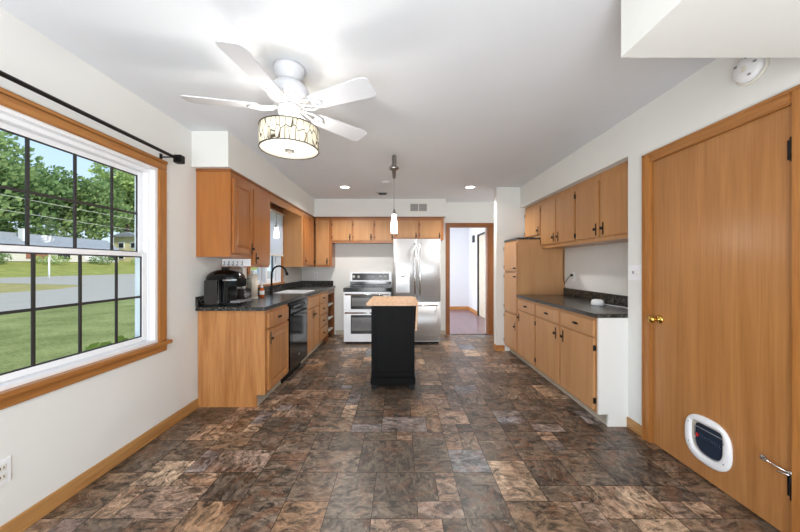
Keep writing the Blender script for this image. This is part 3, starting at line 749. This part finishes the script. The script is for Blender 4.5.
# ------------------------------------------------------------------ range
RX0, RX1, RY = -.918, -.148, 5.115
ra = thing('range', ((RX0 + RX1) / 2, 5.45, 0), 'stainless steel double-oven electric range with black glass cooktop', 'range')
MB().box(RX0, RX1, RY + .03, YB - .02, .03, .845, .003).build('body', M['steel_dk'], ra)
MB().box(RX0 + .03, RX1 - .03, RY + .05, YB - .1, 0, .029).build('plinth', M['blackmatte'], ra)
MB().box(RX0 - .002, RX1 + .002, RY - .02, YB - .10, .846, .912, .006).build('cooktop', M['blackgloss'], ra)
rg = MB()
for (x, y, r) in ((-.74, 5.30, .1), (-.33, 5.30, .08), (-.74, 5.55, .08), (-.33, 5.55, .1)):
    rg.lathe((x, y, .9122), [(r, 0), (r, .0006), (r - .006, .0006), (r - .006, 0)], 32, cap=False)
rg.build('burner_rings', M['grey'], ra)
bg = MB().box(RX0 + .005, RX1 - .005, YB - .095, YB - .02, .846, 1.155, .006).build('backguard', M['steel'], ra)
MB().box(RX0 + .05, RX1 - .05, YB - .098, YB - .0955, 1.005, 1.13, .0).build('control_panel', M['blackgloss'], bg)
MB().box(RX0 + .012, RX1 - .012, YB - .105, YB - .0955, .915, .985, .003).build('vent_strip', M['darkglass'], bg)
MB().box(-.60, -.46, YB - .0995, YB - .0982, 1.045, 1.095).build('clock_display', plain('display_grey', (58, 62, 66), .2), bg)
for x in (-.84, -.752, -.352, -.268):
    MB().lathe((x, YB - .098, 1.068), [(.028, 0), (.026, -.012), (.022, -.022), (.001, -.023)], 20, 'y').build('knob', M['knobwhite'], bg)
def oven(z0, z1, w0, w1, hz, nm):
    o = MB().box(RX0 + .004, RX1 - .004, RY - .008, RY + .028, z0, z1, .005).build(nm, M['steel'], ra)
    MB().box(RX0 + .12, RX1 - .12, RY - .0105, RY - .0085, w0, w1).build('window', M['darkglass'], o)
    MB().box(RX0 + .135, RX1 - .135, RY - .0112, RY - .0107, w0 + .05, w1 - .04).build('inner_glass', plain('oven_glass_grey', (118, 120, 122), .15), o)
    h = MB().tube([(RX0 + .03, RY - .05, hz), (RX1 - .03, RY - .05, hz)], .012, 12)
    for x in (RX0 + .06, RX1 - .06): h.tube([(x, RY - .006, hz), (x, RY - .05, hz)], .008, 8)
    h.build('handle', M['chrome'], o); return o
oven(.552, .843, .565, .79, .805, 'upper_oven_door')
lo_ = oven(.035, .547, .165, .47, .508, 'lower_oven_door')
textmesh('MAYTAG', .024, 'lettering', M['grey'], lo_, (-.36, RY - .009, .10), (1, 0, 0), (0, 0, 1), .0008)

# ------------------------------------------------------------------ island
ix0, ix1, iy0, iy1 = -.295, .150, 3.235, 3.87
isl = thing('kitchen_island', (-.07, 3.55, 0), 'black painted island cart with butcher-block top and drop leaf in mid floor', 'kitchen island')
MB().box(ix0 + .01, ix1 - .01, iy0 + .01, iy1 - .01, .05, .858).build('body', M['island'], isl)
k = MB()
k.box(ix0, ix0 + .045, iy0, iy0 + .009, .14, .858, .002).box(ix1 - .06, ix1, iy0, iy0 + .009, .14, .858, .002)
k.box(ix0 + .045, ix1 - .06, iy0, iy0 + .009, .79, .858, .002).box(ix0 + .045, ix1 - .06, iy0, iy0 + .009, .14, .175, .002)
k.build('front_frame', M['island'], isl)
k = MB(); k.box(ix1 - .009, ix1, iy0 + .01, iy0 + .08, .14, .858).box(ix1 - .009, ix1, iy1 - .08, iy1, .14, .858).box(ix0, ix0 + .009, iy0 + .01, iy0 + .08, .14, .858).box(ix0, ix0 + .009, iy1 - .08, iy1, .14, .858)
k.build('side_frame', M['island'], isl)
MB().box(ix0 - .008, ix1 + .008, iy0 - .01, iy1 + .008, .045, .12, .006).build('plinth', M['island'], isl)
for x in (ix0 + .03, ix1 - .03):
    for y in (iy0 + .025, iy1 - .03): MB().box(x - .03, x + .03, y - .03, y + .03, 0, .044, .004).build('foot', M['blackmatte'], isl)
MB().box(-.343, .165, 3.205, 3.92, .859, .889, .004).build('top', M['butcher'], isl)
MB().prism([(.168, 3.23, .885), (.188, 3.23, .885), (.172, 3.23, .60), (.155, 3.23, .60)], (0, .66, 0), bev=.002).build('drop_leaf', M['butcher'], isl)

# ------------------------------------------------------------------ ceiling fan with drum light
FC = Vector((-.656, 1.872, 0))
fan = thing('ceiling_fan', (FC.x, FC.y, 2.0), 'white five-blade ceiling fan with a branch-patterned drum light', 'ceiling fan')
def L(prof, name, mat, par, n=40, cap=True): return MB().lathe((FC.x, FC.y, 0), prof, n, cap=cap).build(name, mat, par)
L([(.088, 2.439), (.090, 2.425), (.084, 2.405), (.075, 2.395), (.075, 2.38), (.06, 2.37), (.055, 2.35)], 'canopy', M['fanwhite'], fan)
mo = L([(.055, 2.352), (.085, 2.340), (.108, 2.315), (.118, 2.28), (.110, 2.25), (.085, 2.235), (.07, 2.225), (.07, 2.215), (.01, 2.213)], 'motor_housing', M['fanwhite'], fan)
v = MB()
for k in range(20):
    a = 2 * PI * k / 20; dx, dy = math.cos(a), math.sin(a)
    v.tube([(FC.x + .109 * dx, FC.y + .111 * dy, 2.256), (FC.x + .0925 * dx, FC.y + .0925 * dy, 2.241)], .0045, 6)
v.build('vent_slots', M['grey'], mo)
L([(.062, 2.212), (.066, 2.20), (.064, 2.165), (.05, 2.148), (.02, 2.142), (.014, 2.14), (.012, 2.10)], 'switch_housing', M['fanwhite'], fan)
BZ = 2.20
for k in range(5):
    a = math.radians(190 + 72 * k) + .02
    c_, s_ = math.cos(a), math.sin(a)
    pitch = math.radians(-12)
    def P(r, t, h=0):
        tt = t * math.cos(pitch); hh = h + t * math.sin(pitch)
        return (FC.x + r * c_ - tt * s_, FC.y + r * s_ + tt * c_, BZ + hh)
    b = bmesh.new(); n = 10
    prof = [(.17, .045), (.20, .053), (.32, .060), (.45, .066), (.51, .069), (.545, .066), (.562, .050)]
    up = [b.verts.new(P(r, w, .003)) for r, w in prof] + [b.verts.new(P(r, -w, .003)) for r, w in prof[::-1]]
    dn = [b.verts.new(P(r, w, -.003)) for r, w in prof] + [b.verts.new(P(r, -w, -.003)) for r, w in prof[::-1]]
    b.faces.new(up); b.faces.new(dn[::-1]); m_ = len(up)
    for i in range(m_): b.faces.new((up[i], up[(i + 1) % m_], dn[(i + 1) % m_], dn[i]))
    q = MB(); q.merge(b); bl = q.build('blade', M['fanwhite'], fan)
    ir = MB()
    for sgn in (-1, 1):
        ir.tube([P(.06, sgn * .012, .012), P(.10, sgn * .030, -.004), (P(.15, sgn * .042, -.010)), P(.20, sgn * .030, -.008), P(.235, 0, -.007)], .006, 8)
    ir.tube([P(.06, 0, .012), P(.12, 0, -.006), P(.16, .012, -.010), P(.20, 0, -.009)], .006, 8)
    for q_ in ((.19, .02), (.19, -.02), (.225, 0)): ir.lathe(P(q_[0], q_[1], -.012), [(.007, 0), (.007, .006)], 8)
    ir.build('blade_iron', M['fanwhite'], bl)
R_ = .168
# drum shade with uv for the printed branches
b = bmesh.new(); uvl = b.loops.layers.uv.new('UVMap'); n = 64
lo = [b.verts.new((FC.x + R_ * math.cos(2 * PI * k / n), FC.y + R_ * math.sin(2 * PI * k / n), 1.958)) for k in range(n)]
hi = [b.verts.new((q.co.x, q.co.y, 2.08)) for q in lo]
for k in range(n):
    f = b.faces.new((lo[k], lo[(k + 1) % n], hi[(k + 1) % n], hi[k])); f.smooth = True
    for l, (u_, v_) in zip(f.loops, ((k / n, 0), ((k + 1) / n, 0), ((k + 1) / n, 1), (k / n, 1))): l[uvl].uv = (u_, v_)
me = bpy.data.meshes.new('drum_shade'); c0 = Vector((FC.x, FC.y, 2.02))
for q in b.verts: q.co -= c0
b.to_mesh(me); b.free(); me.materials.append(M['drum'])
dr_ = bpy.data.objects.new('drum_shade', me); COL.objects.link(dr_); WL[dr_.name] = c0; dr_.parent = fan; dr_.location = c0 - WL[fan.name]
mod = dr_.modifiers.new('thick', 'SOLIDIFY'); mod.thickness = .002
for z in (1.955, 2.079): L([(R_ + .002, z - .003), (R_ + .003, z), (R_ + .002, z + .003), (R_ - .004, z + .003), (R_ - .004, z - .003), (R_ + .002, z - .003)], 'ring', M['bronze'], dr_, 64, False)
L([(R_ - .005, 1.962), (R_ - .005, 1.957), (.05, 1.952), (.001, 1.951)], 'diffuser', M['diffuser'], dr_, 64)
L([(.03, 1.951), (.03, 1.944), (.014, 1.938), (.008, 1.928), (.001, 1.926)], 'finial', M['bronze'], dr_, 24)
sp = MB()
for k in range(3):
    a = 2 * PI * k / 3; sp.tube([(FC.x, FC.y, 2.105), (FC.x + (R_ - .004) * math.cos(a), FC.y + (R_ - .004) * math.sin(a), 2.074)], .004, 6)
sp.build('spider', M['fanwhite'], dr_)
def point(name, loc, e, r=.05, col=(1, .93, .82)):
    l = bpy.data.lights.new(name, 'POINT'); l.energy = e; l.shadow_soft_size = r; l.color = col
    o = bpy.data.objects.new(name, l); COL.objects.link(o); o.location = loc
point('fan_bulb', (FC.x, FC.y, 1.90), 7, .12)
point('fan_bulb_upper', (FC.x, FC.y, 2.035), 4.5, .03, (1, .98, .96))

# ------------------------------------------------------------------ pendants
def pendant(x, y, ztop, zcap, zb, label, r=.036, chunky=True):
    p = thing('pendant_light', (x, y, zb), label, 'pendant light')
    if chunky:
        MB().lathe((x, y, 0), [(.02, ztop), (.024, ztop - .02), (.024, ztop - .11), (.05, ztop - .125), (.055, ztop - .135), (.05, ztop - .15), (.022, ztop - .16), (.016, ztop - .24), (.003, ztop - .25)], 24).build('canopy', M['nickel'], p)
    else:
        MB().lathe((x, y, 0), [(.03, ztop), (.03, ztop - .015), (.01, ztop - .025)], 20).build('canopy', M['nickel'], p)
    MB().tube([(x, y, ztop - .02), (x, y, zcap)], .0025, 8).build('cord', M['grey'], p)
    MB().lathe((x, y, 0), [(.005, zcap + .05), (.012, zcap + .03), (.022, zcap), (.024, zcap - .01)], 20).build('socket_cap', M['nickel'], p)
    h = zcap - zb
    MB().lathe((x, y, 0), [(.022, zcap - .01), (r * .8, zcap - .3 * h), (r, zb + .45 * h), (r, zb + .15 * h), (r * .85, zb), (.001, zb)], 24).build('shade', M['litglass'], p)
pendant(-.063, 3.35, H - .001, 1.825, 1.612, 'slim white glass pendant light hanging from the ceiling over the island')
point('pendant_bulb', (-.063, 3.35, 1.56), 4, .04)
pendant(-1.62, 4.13, 2.126, 1.78, 1.63, 'small white glass pendant hanging in front of the sink window shade', .033, False)
struct('trim_window_soffit', MB().box(XL, -1.53, 3.632, 4.828, 2.1265, 2.1295), M['casing_x'])

# ------------------------------------------------------------------ recessed lights, vents, detector
def spot(loc, e, ang=150, blend=.6):
    l = bpy.data.lights.new('downlight', 'SPOT'); l.energy = e; l.spot_size = math.radians(ang); l.spot_blend = blend; l.shadow_soft_size = .07; l.color = (1, .96, .9)
    o = bpy.data.objects.new('downlight', l); COL.objects.link(o); o.location = loc
for (x, y, lab) in ((-.818, 4.68, 'round recessed ceiling light on the left, in front of the range'), (1.04, 4.68, 'round recessed ceiling light on the right, near the hall doorway')):
    t_o = thing('recessed_light', (x, y, H - .01), lab, 'ceiling light')
    MB().lathe((x, y, 0), [(.062, H - .001), (.085, H - .001), (.083, H - .008), (.062, H - .006)], 32, cap=False).build('trim_ring', M['white'], t_o)
    MB().lathe((x, y, 0), [(.062, H - .002), (.062, H - .005), (.001, H - .006)], 32).build('lens', M['lit'], t_o)
    spot((x, y, H - .02), 75)
vt = thing('ceiling_vent', (-.283, 5.07, H - .01), 'round slotted ceiling vent just in front of the back soffit', 'vent')
MB().lathe((-.283, 5.07, 0), [(.10, H - .001), (.095, H - .01), (.085, H - .012)], 32).build('flange', M['steel_dk'], vt)
k = MB()
for q in (-.05, -.015, .02, .055): k.box(-.283 - .06, -.283 + .06, 5.07 + q - .007, 5.07 + q + .007, H - .016, H - .0125)
k.build('slots', M['black'], vt)
cp = MB().lathe((-.195, 4.4, 0), [(.062, H - .001), (.06, H - .008), (.001, H - .010)], 32).build('ceiling_cover_plate', M['white']); tag(cp, 'plain round white cover plate on the ceiling between the pendant and vent', 'cover plate')
sv = thing('wall_vent', (.325, 5.505, 2.21), 'grey two-section louvred vent grille on the back soffit', 'vent')
MB().box(.170, .480, 5.501, 5.509, 2.212, 2.364, .002).build('frame', M['offwhite'], sv)
for (a, b) in ((.182, .318), (.332, .468)):
    k = MB()
    for i in range(10): k.box(a, b, 5.497, 5.5005, 2.226 + i * .0125, 2.226 + i * .0125 + .009)
    k.build('louvres', M['grey'], sv)
sd = thing('smoke_detector', (XR - .02, 1.605, 2.27), 'round white smoke detector high on the right wall above the door', 'smoke detector')
MB().lathe((XR, 1.605, 2.272), [(.078, -.001), (.078, -.01), (.074, -.012)], 36, 'x').build('mounting_plate', M['offwhite'], sd)
MB().lathe((XR, 1.605, 2.272), [(.068, -.012), (.068, -.028), (.055, -.042), (.001, -.044)], 36, 'x').build('cover', M['white'], sd)
k = MB()
for a in (.6, 1.8, 3.0, 4.2): k.box(XR - .046, XR - .036, 1.605 + .05 * math.cos(a) - .006, 1.605 + .05 * math.cos(a) + .006, 2.272 + .05 * math.sin(a) - .004, 2.272 + .05 * math.sin(a) + .004)
k.build('slots', M['grey'], sd)
MB().box(XR - .048, XR - .040, 1.605 - .012, 1.605 + .012, 2.255, 2.285, .002).build('test_button', M['offwhite'], sd)

# ------------------------------------------------------------------ outlets & switches
def outlet(T, u, w, label, kind='outlet', gang=1):
    o = thing('wall_outlet' if kind == 'outlet' else 'light_switch', T(u, 0, w), label, kind)
    hw = .036 * gang + (.01 if gang > 1 else 0)
    MB(T).box(u - hw, u + hw, .0005, .006, w - .058, w + .058, .002).build('plate', M['white'], o)
    if kind == 'outlet':
        for q in (-.02, .02):
            s = MB(T).box(u - .016, u + .016, .006, .009, w + q - .014, w + q + .014, .003).build('socket', M['offwhite'], o)
            MB(T).box(u - .008, u - .005, .009, .0095, w + q - .004, w + q + .006).box(u + .005, u + .008, .009, .0095, w + q - .004, w + q + .006).build('slots', M['black'], s)
    else:
        for g in range(gang):
            uu = u + (g - (gang - 1) / 2) * .045
            MB(T).box(uu - .005, uu + .005, .006, .014, w - .01, w + .012, .002).build('toggle', M['offwhite'] if g == 0 else M['grey'], o)
    return o
outlet(TL(XL), 1.43, .325, 'white duplex wall outlet low beneath the large window')
outlet(TB(YB), -1.55, 1.10, 'white outlet on the back wall under the corner cabinet')
ro = outlet(TR(2.18), 3.96, 1.13, 'white outlet in the right alcove with a black plug in it')
outlet(TR(XR), 2.39, 1.215, 'white double switch plate on the wall left of the wooden door', 'light switch', 2)

# black cord
cc = thing('power_cord', (2.15, 4.0, 1.0), 'short black power cord plugged in beside the tall pantry', 'cord')
MB().box(2.145, 2.168, 3.945, 3.975, 1.135, 1.165, .004).build('plug', M['blackmatte'], cc)
MB().tube([(2.15, 3.96, 1.15), (2.14, 4.00, 1.12), (2.14, 4.06, 1.07), (2.14, 4.09, 1.035), (2.145, 4.12, 1.06), (2.15, 4.15, 1.10), (2.155, 4.158, 1.3), (2.16, 4.15, 1.48)], .004, 8).build('cable', M['blackmatte'], cc)

# router dome
rt = thing('router', (1.87, 3.02, .888), 'small white rounded wifi device with white cable on the right worktop', 'router')
MB().lathe((1.90, 3.03, .8885), [(.052, 0), (.056, .008), (.055, .03), (.046, .05), (.03, .056), (.001, .057)], 28).build('body', M['white'], rt)
MB().tube([(1.95, 3.02, .90), (1.99, 2.97, .894), (2.03, 2.85, .893), (2.00, 2.76, .893), (2.06, 2.68, .895), (2.12, 2.60, .91), (2.145, 2.55, .93)], .0035, 8).build('cable', M['white'], rt)

# ------------------------------------------------------------------ left counter items
km = thing('coffee_maker', (-1.62, 3.0, ZT + .001), 'black single-serve coffee maker with smoky side reservoir on the left worktop', 'coffee maker')
bz = ZT + .001
def kx(x): return x
k = MB(); k.prism([(-1.775, 2.955, bz), (-1.50, 2.955, bz), (-1.465, 3.0, bz), (-1.465, 3.10, bz), (-1.50, 3.15, bz), (-1.775, 3.15, bz)], (0, 0, .022), bev=.004); k.build('base', M['black'], km)
k = MB(); k.prism([(-1.785, 2.956, bz + .023), (-1.60, 2.956, bz + .023), (-1.585, 2.97, bz + .023), (-1.585, 3.14, bz + .023), (-1.60, 3.16, bz + .023), (-1.785, 3.16, bz + .023)], (0, 0, .22), bev=.006); k.build('body', M['blackgloss'], km)
k = MB(); k.prism([(-1.584, 2.955, bz + .17), (-1.50, 2.965, bz + .17), (-1.475, 3.0, bz + .17), (-1.475, 3.10, bz + .17), (-1.50, 3.14, bz + .17), (-1.584, 3.15, bz + .17)], (0, 0, .073), bev=.006); k.build('brew_head', M['blackgloss'], km)
# domed lid
b = bmesh.new(); rings = []
for (s_, h_) in ((1, .240), (1.0, .252), (.93, .278), (.78, .302), (.55, .320), (.28, .33), (.01, .332)):
    rings.append([b.verts.new((-1.632 + .162 * s_ * math.copysign(abs(math.cos(a)) ** .75, math.cos(a)), 3.03 + .132 * s_ * math.copysign(abs(math.sin(a)) ** .75, math.sin(a)), bz + h_)) for a in [2 * PI * i / 32 for i in range(32)]])
for A, B in zip(rings, rings[1:]):
    for i in range(32): b.faces.new((A[i], A[(i + 1) % 32], B[(i + 1) % 32], B[i])).smooth = True
b.faces.new(rings[0])
q = MB(); q.merge(b); q.build('lid', M['blackgloss'], km)
MB().box(-1.665, -1.61, 3.0, 3.06, bz + .326, bz + .352, .006).build('lid_knob', M['black'], km)
MB().box(-1.60, -1.475, 2.915, 2.922, bz + .228, bz + .244, .003).build('trim_strip', M['chrome'], km)
k = MB(); k.box(-1.765, -1.63, 2.90, 2.953, bz + .012, bz + .238, .010); ro_ = k.build('reservoir', M['smokeglass'], km)
MB().box(-1.77, -1.625, 2.896, 2.954, bz, bz + .011, .004).build('reservoir_base', M['black'], ro_)
MB().box(-1.57, -1.475, 2.98, 3.12, bz + .022, bz + .038, .004).build('drip_tray', M['grey'], km)

jr = thing('plunger_jar', (-1.54, 3.17, ZT + .001), 'clear square jar with a rod and flat knob, right of the coffee maker', 'jar')
jy0, jy1, jx0, jx1 = 3.19, 3.33, -1.70, -1.54
MB().box(jx0, jx1, jy0, jy1, bz + .03, bz + .225, .008).build('glass', M['clear'], jr)
MB().box(jx0 - .004, jx1 + .004, jy0 - .004, jy1 + .004, bz, bz + .03, .006).build('base', M['grey'], jr)
MB().box(jx0 + .008, jx1 - .008, jy0 + .008, jy1 - .008, bz + .031, bz + .13, .004).build('contents', plain('coffee_grounds', (52, 42, 36), .8, var=.3, nscale=40), jr)
MB().box(jx0 - .003, jx1 + .003, jy0 - .003, jy1 + .003, bz + .226, bz + .236, .003).build('lid', M['clear'], jr)
MB().lathe((-1.61, 3.26, 0), [(.006, bz + .132), (.006, bz + .345), (.025, bz + .35), (.025, bz + .36)], 16).build('plunger', M['steel_dk'], jr)
km.location.y -= .075; jr.location.y -= .05

pr = thing('paper_towel_roll', (-1.66, 3.55, ZT + .001), 'upright off-white paper towel roll standing behind the clear jar', 'paper towel roll')
MB().lathe((-1.655, 3.53, bz), [(.018, .012), (.055, .012), (.055, .27), (.018, .27)], 28).build('roll', M['paper'], pr)
MB().lathe((-1.655, 3.53, bz), [(.06, 0), (.06, .010), (.01, .0115)], 28).lathe((-1.655, 3.53, bz), [(.008, .01), (.008, .29), (.014, .295), (.012, .31), (.001, .312)], 12).build('holder', M['offwhite'], pr)

sb = thing('soap_bottle', (-1.60, 3.66, ZT + .001), 'amber soap bottle with white pump near the sink', 'bottle')
sbx, sby = -1.605, 3.66
MB().lathe((sbx, sby, bz), [(.024, 0), (.027, .006), (.027, .085), (.022, .10), (.012, .112)], 20).build('bottle', M['soap'], sb)
MB().lathe((sbx, sby, bz), [(.0275, .03), (.0275, .075)], 20, cap=False).build('label', M['white'], sb)
MB().lathe((sbx, sby, bz), [(.014, .112), (.014, .13), (.006, .135), (.006, .16), (.012, .162), (.012, .172)], 14).tube([(sbx, sby, bz + .168), (sbx + .035, sby, bz + .164)], .005, 8).build('pump', M['white'], sb)

hk = thing('hook_rail', (-1.66, 3.19, 1.27), 'white rail with small hooks tucked beneath the nearest left wall cabinet', 'hook rail')
MB().box(-1.80, -1.512, 3.184, 3.196, 1.262, 1.338, .002).build('board', M['white'], hk)
for x in [-1.77 + .045 * i for i in range(5)]:
    pts = [(x, 3.165 - .014 * math.cos(a), 1.288 + .016 * math.sin(a)) for a in [PI * (.4 + 1.5 * i / 10) for i in range(11)]]
    MB().tube([(x, 3.184, 1.312)] + pts, .003, 6).build('hook', M['grey'], hk)

# ------------------------------------------------------------------ outdoors
def grassmat(name, c1, c2, s=.6):
    m, t, b = newmat(name); v = coords(t, rnd=False)
    f = noise(t, v, s, 6, .65); g = noise(t, v, 14, 4, .7)
    ad = t.nodes.new('ShaderNodeMath'); ad.operation = 'MULTIPLY_ADD'; ad.inputs[1].default_value = .5; t.links.new(g, ad.inputs[0])
    h2 = t.nodes.new('ShaderNodeMath'); h2.operation = 'MULTIPLY'; h2.inputs[1].default_value = .5; t.links.new(f, h2.inputs[0]); t.links.new(h2.outputs[0], ad.inputs[2])
    t.links.new(ramp(t, ad.outputs[0], [(.38, lin(c1)), (.62, lin(c2))]), b.inputs['Base Color']); b.inputs['Roughness'].default_value = .95
    b.inputs['Specular IOR Level'].default_value = .1
    return m
M['lawn'] = grassmat('lawn_grass', (102, 108, 58), (156, 158, 100))
M['lawn_far'] = grassmat('far_grass', (116, 124, 62), (166, 164, 94))
M['dry'] = grassmat('dry_grass', (140, 134, 80), (182, 164, 112))
M['road'] = plain('pale_concrete', (172, 161, 148), .9, var=.05, nscale=1)
G = -.50
def quad(z, pts): return MB().prism([(x, y, z) for x, y in pts], (0, 0, -.3))
struct('lawn', MB().box(-14.6, -2.0, -20, 60, G - .3, G), M['lawn'])
struct('road', quad(G + .0, [(-14.61, -30), (-14.61, 90), (-26, 100), (-26, -30)]), M['road'])
struct('grass_island', quad(G + .0, [(-26.01, -30), (-26.01, 24), (-29, 29), (-46, 34), (-46, -30)]), M['dry'])
struct('road_far', MB().box(-60, -46.01, -30, 110, G - .3, G).prism([(-26.01, 24.1, G), (-26.01, 110, G), (-46, 110, G), (-46, 34.1, G), (-29, 29.1, G)], (0, 0, -.3)), M['road'])
hb = MB(); hb.poly([(-60, -30, G), (-60, 140, G), (-78, 160, 2.4), (-78, -30, 2.4)]).poly([(-78, -30, 2.4), (-78, 160, 2.4), (-140, 160, 4), (-140, -30, 4)])
struct('lawn_far', hb, M['lawn_far'])

M['bark'] = plain('bark', (84, 70, 58), .9, var=.2, nscale=20)
def leafmat(name, a, b_):
    m, t, b = newmat(name); v = coords(t)
    t.links.new(ramp(t, noise(t, v, .5, 5, .7), [(.35, lin(a)), (.65, lin(b_))]), b.inputs['Base Color']); b.inputs['Roughness'].default_value = .8
    b.inputs['Specular IOR Level'].default_value = .15
    tl = t.nodes.new('ShaderNodeBsdfTranslucent'); tl.inputs[0].default_value = lin(b_); mx = t.nodes.new('ShaderNodeMixShader'); mx.inputs[0].default_value = .3
    t.links.new(b.outputs[0], mx.inputs[1]); t.links.new(tl.outputs[0], mx.inputs[2]); t.links.new(mx.outputs[0], t.nodes['Material Output'].inputs[0])
    return m
M['leaf1'] = leafmat('leaves_mid_green', (108, 132, 84), (158, 178, 118))
M['leaf2'] = leafmat('leaves_light_green', (128, 152, 86), (180, 196, 126))
M['leaf3'] = leafmat('leaves_deep_green', (92, 118, 76), (138, 162, 104))
def crown(blobs, n, size, rnd):
    b = bmesh.new()
    tot = sum(r[3] * r[4] for r in blobs)
    for (cx, cy, cz, rx, rz) in blobs:
        for _ in range(int(n * rx * rz / tot)):
            u = Vector((rnd.gauss(0, 1), rnd.gauss(0, 1), rnd.gauss(0, 1))).normalized() * (rnd.random() ** .3)
            c = Vector((cx + u.x * rx, cy + u.y * rx, cz + u.z * rz))
            n1 = Vector((rnd.gauss(0, 1), rnd.gauss(0, 1), rnd.gauss(0, 1) + .4)).normalized(); t1 = n1.orthogonal().normalized(); t2 = n1.cross(t1)
            s = size * rnd.uniform(.6, 1.3)
            b.faces.new([b.verts.new(c + t1 * s * p + t2 * s * q) for p, q in ((-.5, 0), (0, -.32), (.6, 0), (0, .32))])
    m = MB(); m.bm.free(); m.bm = b; return m
def tree(x, y, z, h, w, mat, label, seed, n=8500, leaf=1.15):
    rnd = random.Random(seed); t = thing('tree', (x, y, z), label, 'tree', None)
    bl = []
    for k in range(11):
        a = rnd.random() * 2 * PI; rr = w * .5 * rnd.uniform(.15, .75); hh = z + h * rnd.uniform(.3, .86)
        bl.append((x + rr * math.cos(a), y + rr * math.sin(a), hh, w * rnd.uniform(.22, .34), h * rnd.uniform(.12, .2)))
    bl.append((x, y, z + h * .62, w * .36, h * .3))
    crown(bl, n, leaf, rnd).build('crown', mat, t)
    MB().tube([(x, y, z), (x + .2, y, z + h * .3), (x, y + .2, z + h * .7)], [w * .035, w * .028, w * .012], 10).build('trunk', M['bark'], t)
tree(-92, 60, 3, 29, 28, M['leaf1'], 'large leafy tree at the left edge of the window view, above the grey roof', 1)
tree(-97, 77, 3, 27, 24, M['leaf3'], 'darker tree behind the middle of the grey-roofed house', 2)
tree(-94, 91, 3, 25, 22, M['leaf1'], 'mid green tree in the second window column, right of the dark tree', 3)
tree(-92, 106, 3, 35, 24, M['leaf2'], 'light green rounded tree behind the cream house', 4)
tree(-100, 122, 3, 28, 22, M['leaf1'], 'tree at the far right edge of the window view', 5)
tree(-90, 40, 3, 28, 24, M['leaf1'], 'tree further left beyond the grey-roofed house', 6)
def bush(x, y, z, w, h, mat, label, seed, n=500, leaf=.35):
    t = crown([(x, y, z + h * .5, w * .5, h * .5)], n, leaf, random.Random(seed)).build('shrub', mat); tag(t, label, 'shrub', None)
bush(-92, 70, 3, 12, 9, M['leaf3'], 'dark bushy mass directly behind the grey roof', 31, 1500, .8)
bush(-92, 84, 3, 12, 9, M['leaf1'], 'bushy green mass behind the right end of the grey roof', 32, 1500, .8)
for k, (x, y, w, h, lb) in enumerate(((-73, 57, 4, 2.4, 'leftmost shrub in front of the distant grey-roofed house'), (-73, 66, 6, 2.0, 'wide low shrub before the middle of the grey-roofed house'), (-73, 77, 5, 2.2, 'rounded shrub before the right end of the grey-roofed house'), (-72, 88, 6, 2.0, 'shrub between the grey-roofed house and the cream house'))):
    bush(x, y, 1.6, w, h, M['leaf2'] if k % 2 else M['leaf3'], lb, 20 + k)
# grey-roofed house
M['roof'] = plain('grey_shingles', (142, 146, 154), .9, var=.12, nscale=2)
M['siding'] = plain('pale_siding', (214, 208, 200), .8)
M['cream'] = plain('cream_siding', (218, 206, 162), .8)
M['brick'] = plain('red_brick', (150, 100, 84), .9, var=.1)
hs = thing('house', (-80, 68, 2.3), 'low house with a wide grey shingle roof and white chimney across the road', 'house')
MB().box(-84, -76, 50, 85, 2.2, 4.9).build('walls', M['siding'], hs)
k = MB(); k.prism([(-75.2, 49, 4.7), (-85, 49, 4.7), (-80, 49, 8.2)], (0, 37, 0)); k.build('roof', M['roof'], hs)
MB().box(-78.6, -77.6, 64.8, 65.8, 6, 9.0).build('chimney', M['white'], hs)
for (y, w, mt) in ((56, 3, 'darkglass'), (64, 4, 'brick'), (70, 2.5, 'darkglass'), (76, 5, 'white'), (82, 2, 'darkglass')): MB().box(-75.99, -75.9, y, y + w, 2.8, 4.5).build('window' if mt == 'darkglass' else 'wall_panel', M[mt], hs)
h2 = thing('house', (-78, 99, 2.3), 'two-storey cream house with a small window at the right of the view', 'house')
MB().box(-84.5, -76, 93, 106, 2.2, 9.9).build('walls', M['cream'], h2)
MB().prism([(-75.2, 92, 9.8), (-85.4, 92, 9.8), (-80.3, 92, 11.3)], (0, 15, 0)).build('roof', M['roof'], h2)
for (x, z) in ((-82.2, 6.4), (-78.6, 6.4), (-82.2, 3.2)):
    f = MB().box(x - .9, x + .9, 92.88, 92.99, z, z + 1.9).build('window', M['white'], h2)
    MB().box(x - .65, x + .65, 92.82, 92.87, z + .25, z + 1.65).build('pane', M['darkglass'], f)
tag(h2, 'two-storey cream house with small windows at the right of the view')
sp_ = MB().tube([(-44, 39.5, G), (-44, 39.5, 2.4)], .09, 8).build('street_post', M['white']); tag(sp_, 'thin white post standing by the far road', 'post')
for k, (za, zb) in enumerate(((12.5, 11), (15, 14.0))):
    w_ = MB().tube([(-70, 20 + i * 10, za + (zb - za) * i / 10 - .9 * math.sin(PI * i / 10)) for i in range(11)], .035, 6).build('utility_wire', M['offwhite']); tag(w_, ['lower', 'upper'][k] + ' pale utility wire crossing in front of the trees', 'wire')
gp = thing('garden_plant', (-2.75, 2.95, G), 'yellow-green leafy plant just outside the lower corner of the large window', 'plant')
crown([(-2.75, 2.88, .28, .24, .28), (-2.65, 3.05, .40, .16, .2)], 420, .09, random.Random(3)).build('foliage', leafmat('plant_leaves', (120, 140, 50), (170, 180, 84)), gp)
MB().tube([(-2.75, 2.9, G), (-2.74, 2.92, .3)], .012, 6).build('stem', M['bark'], gp)
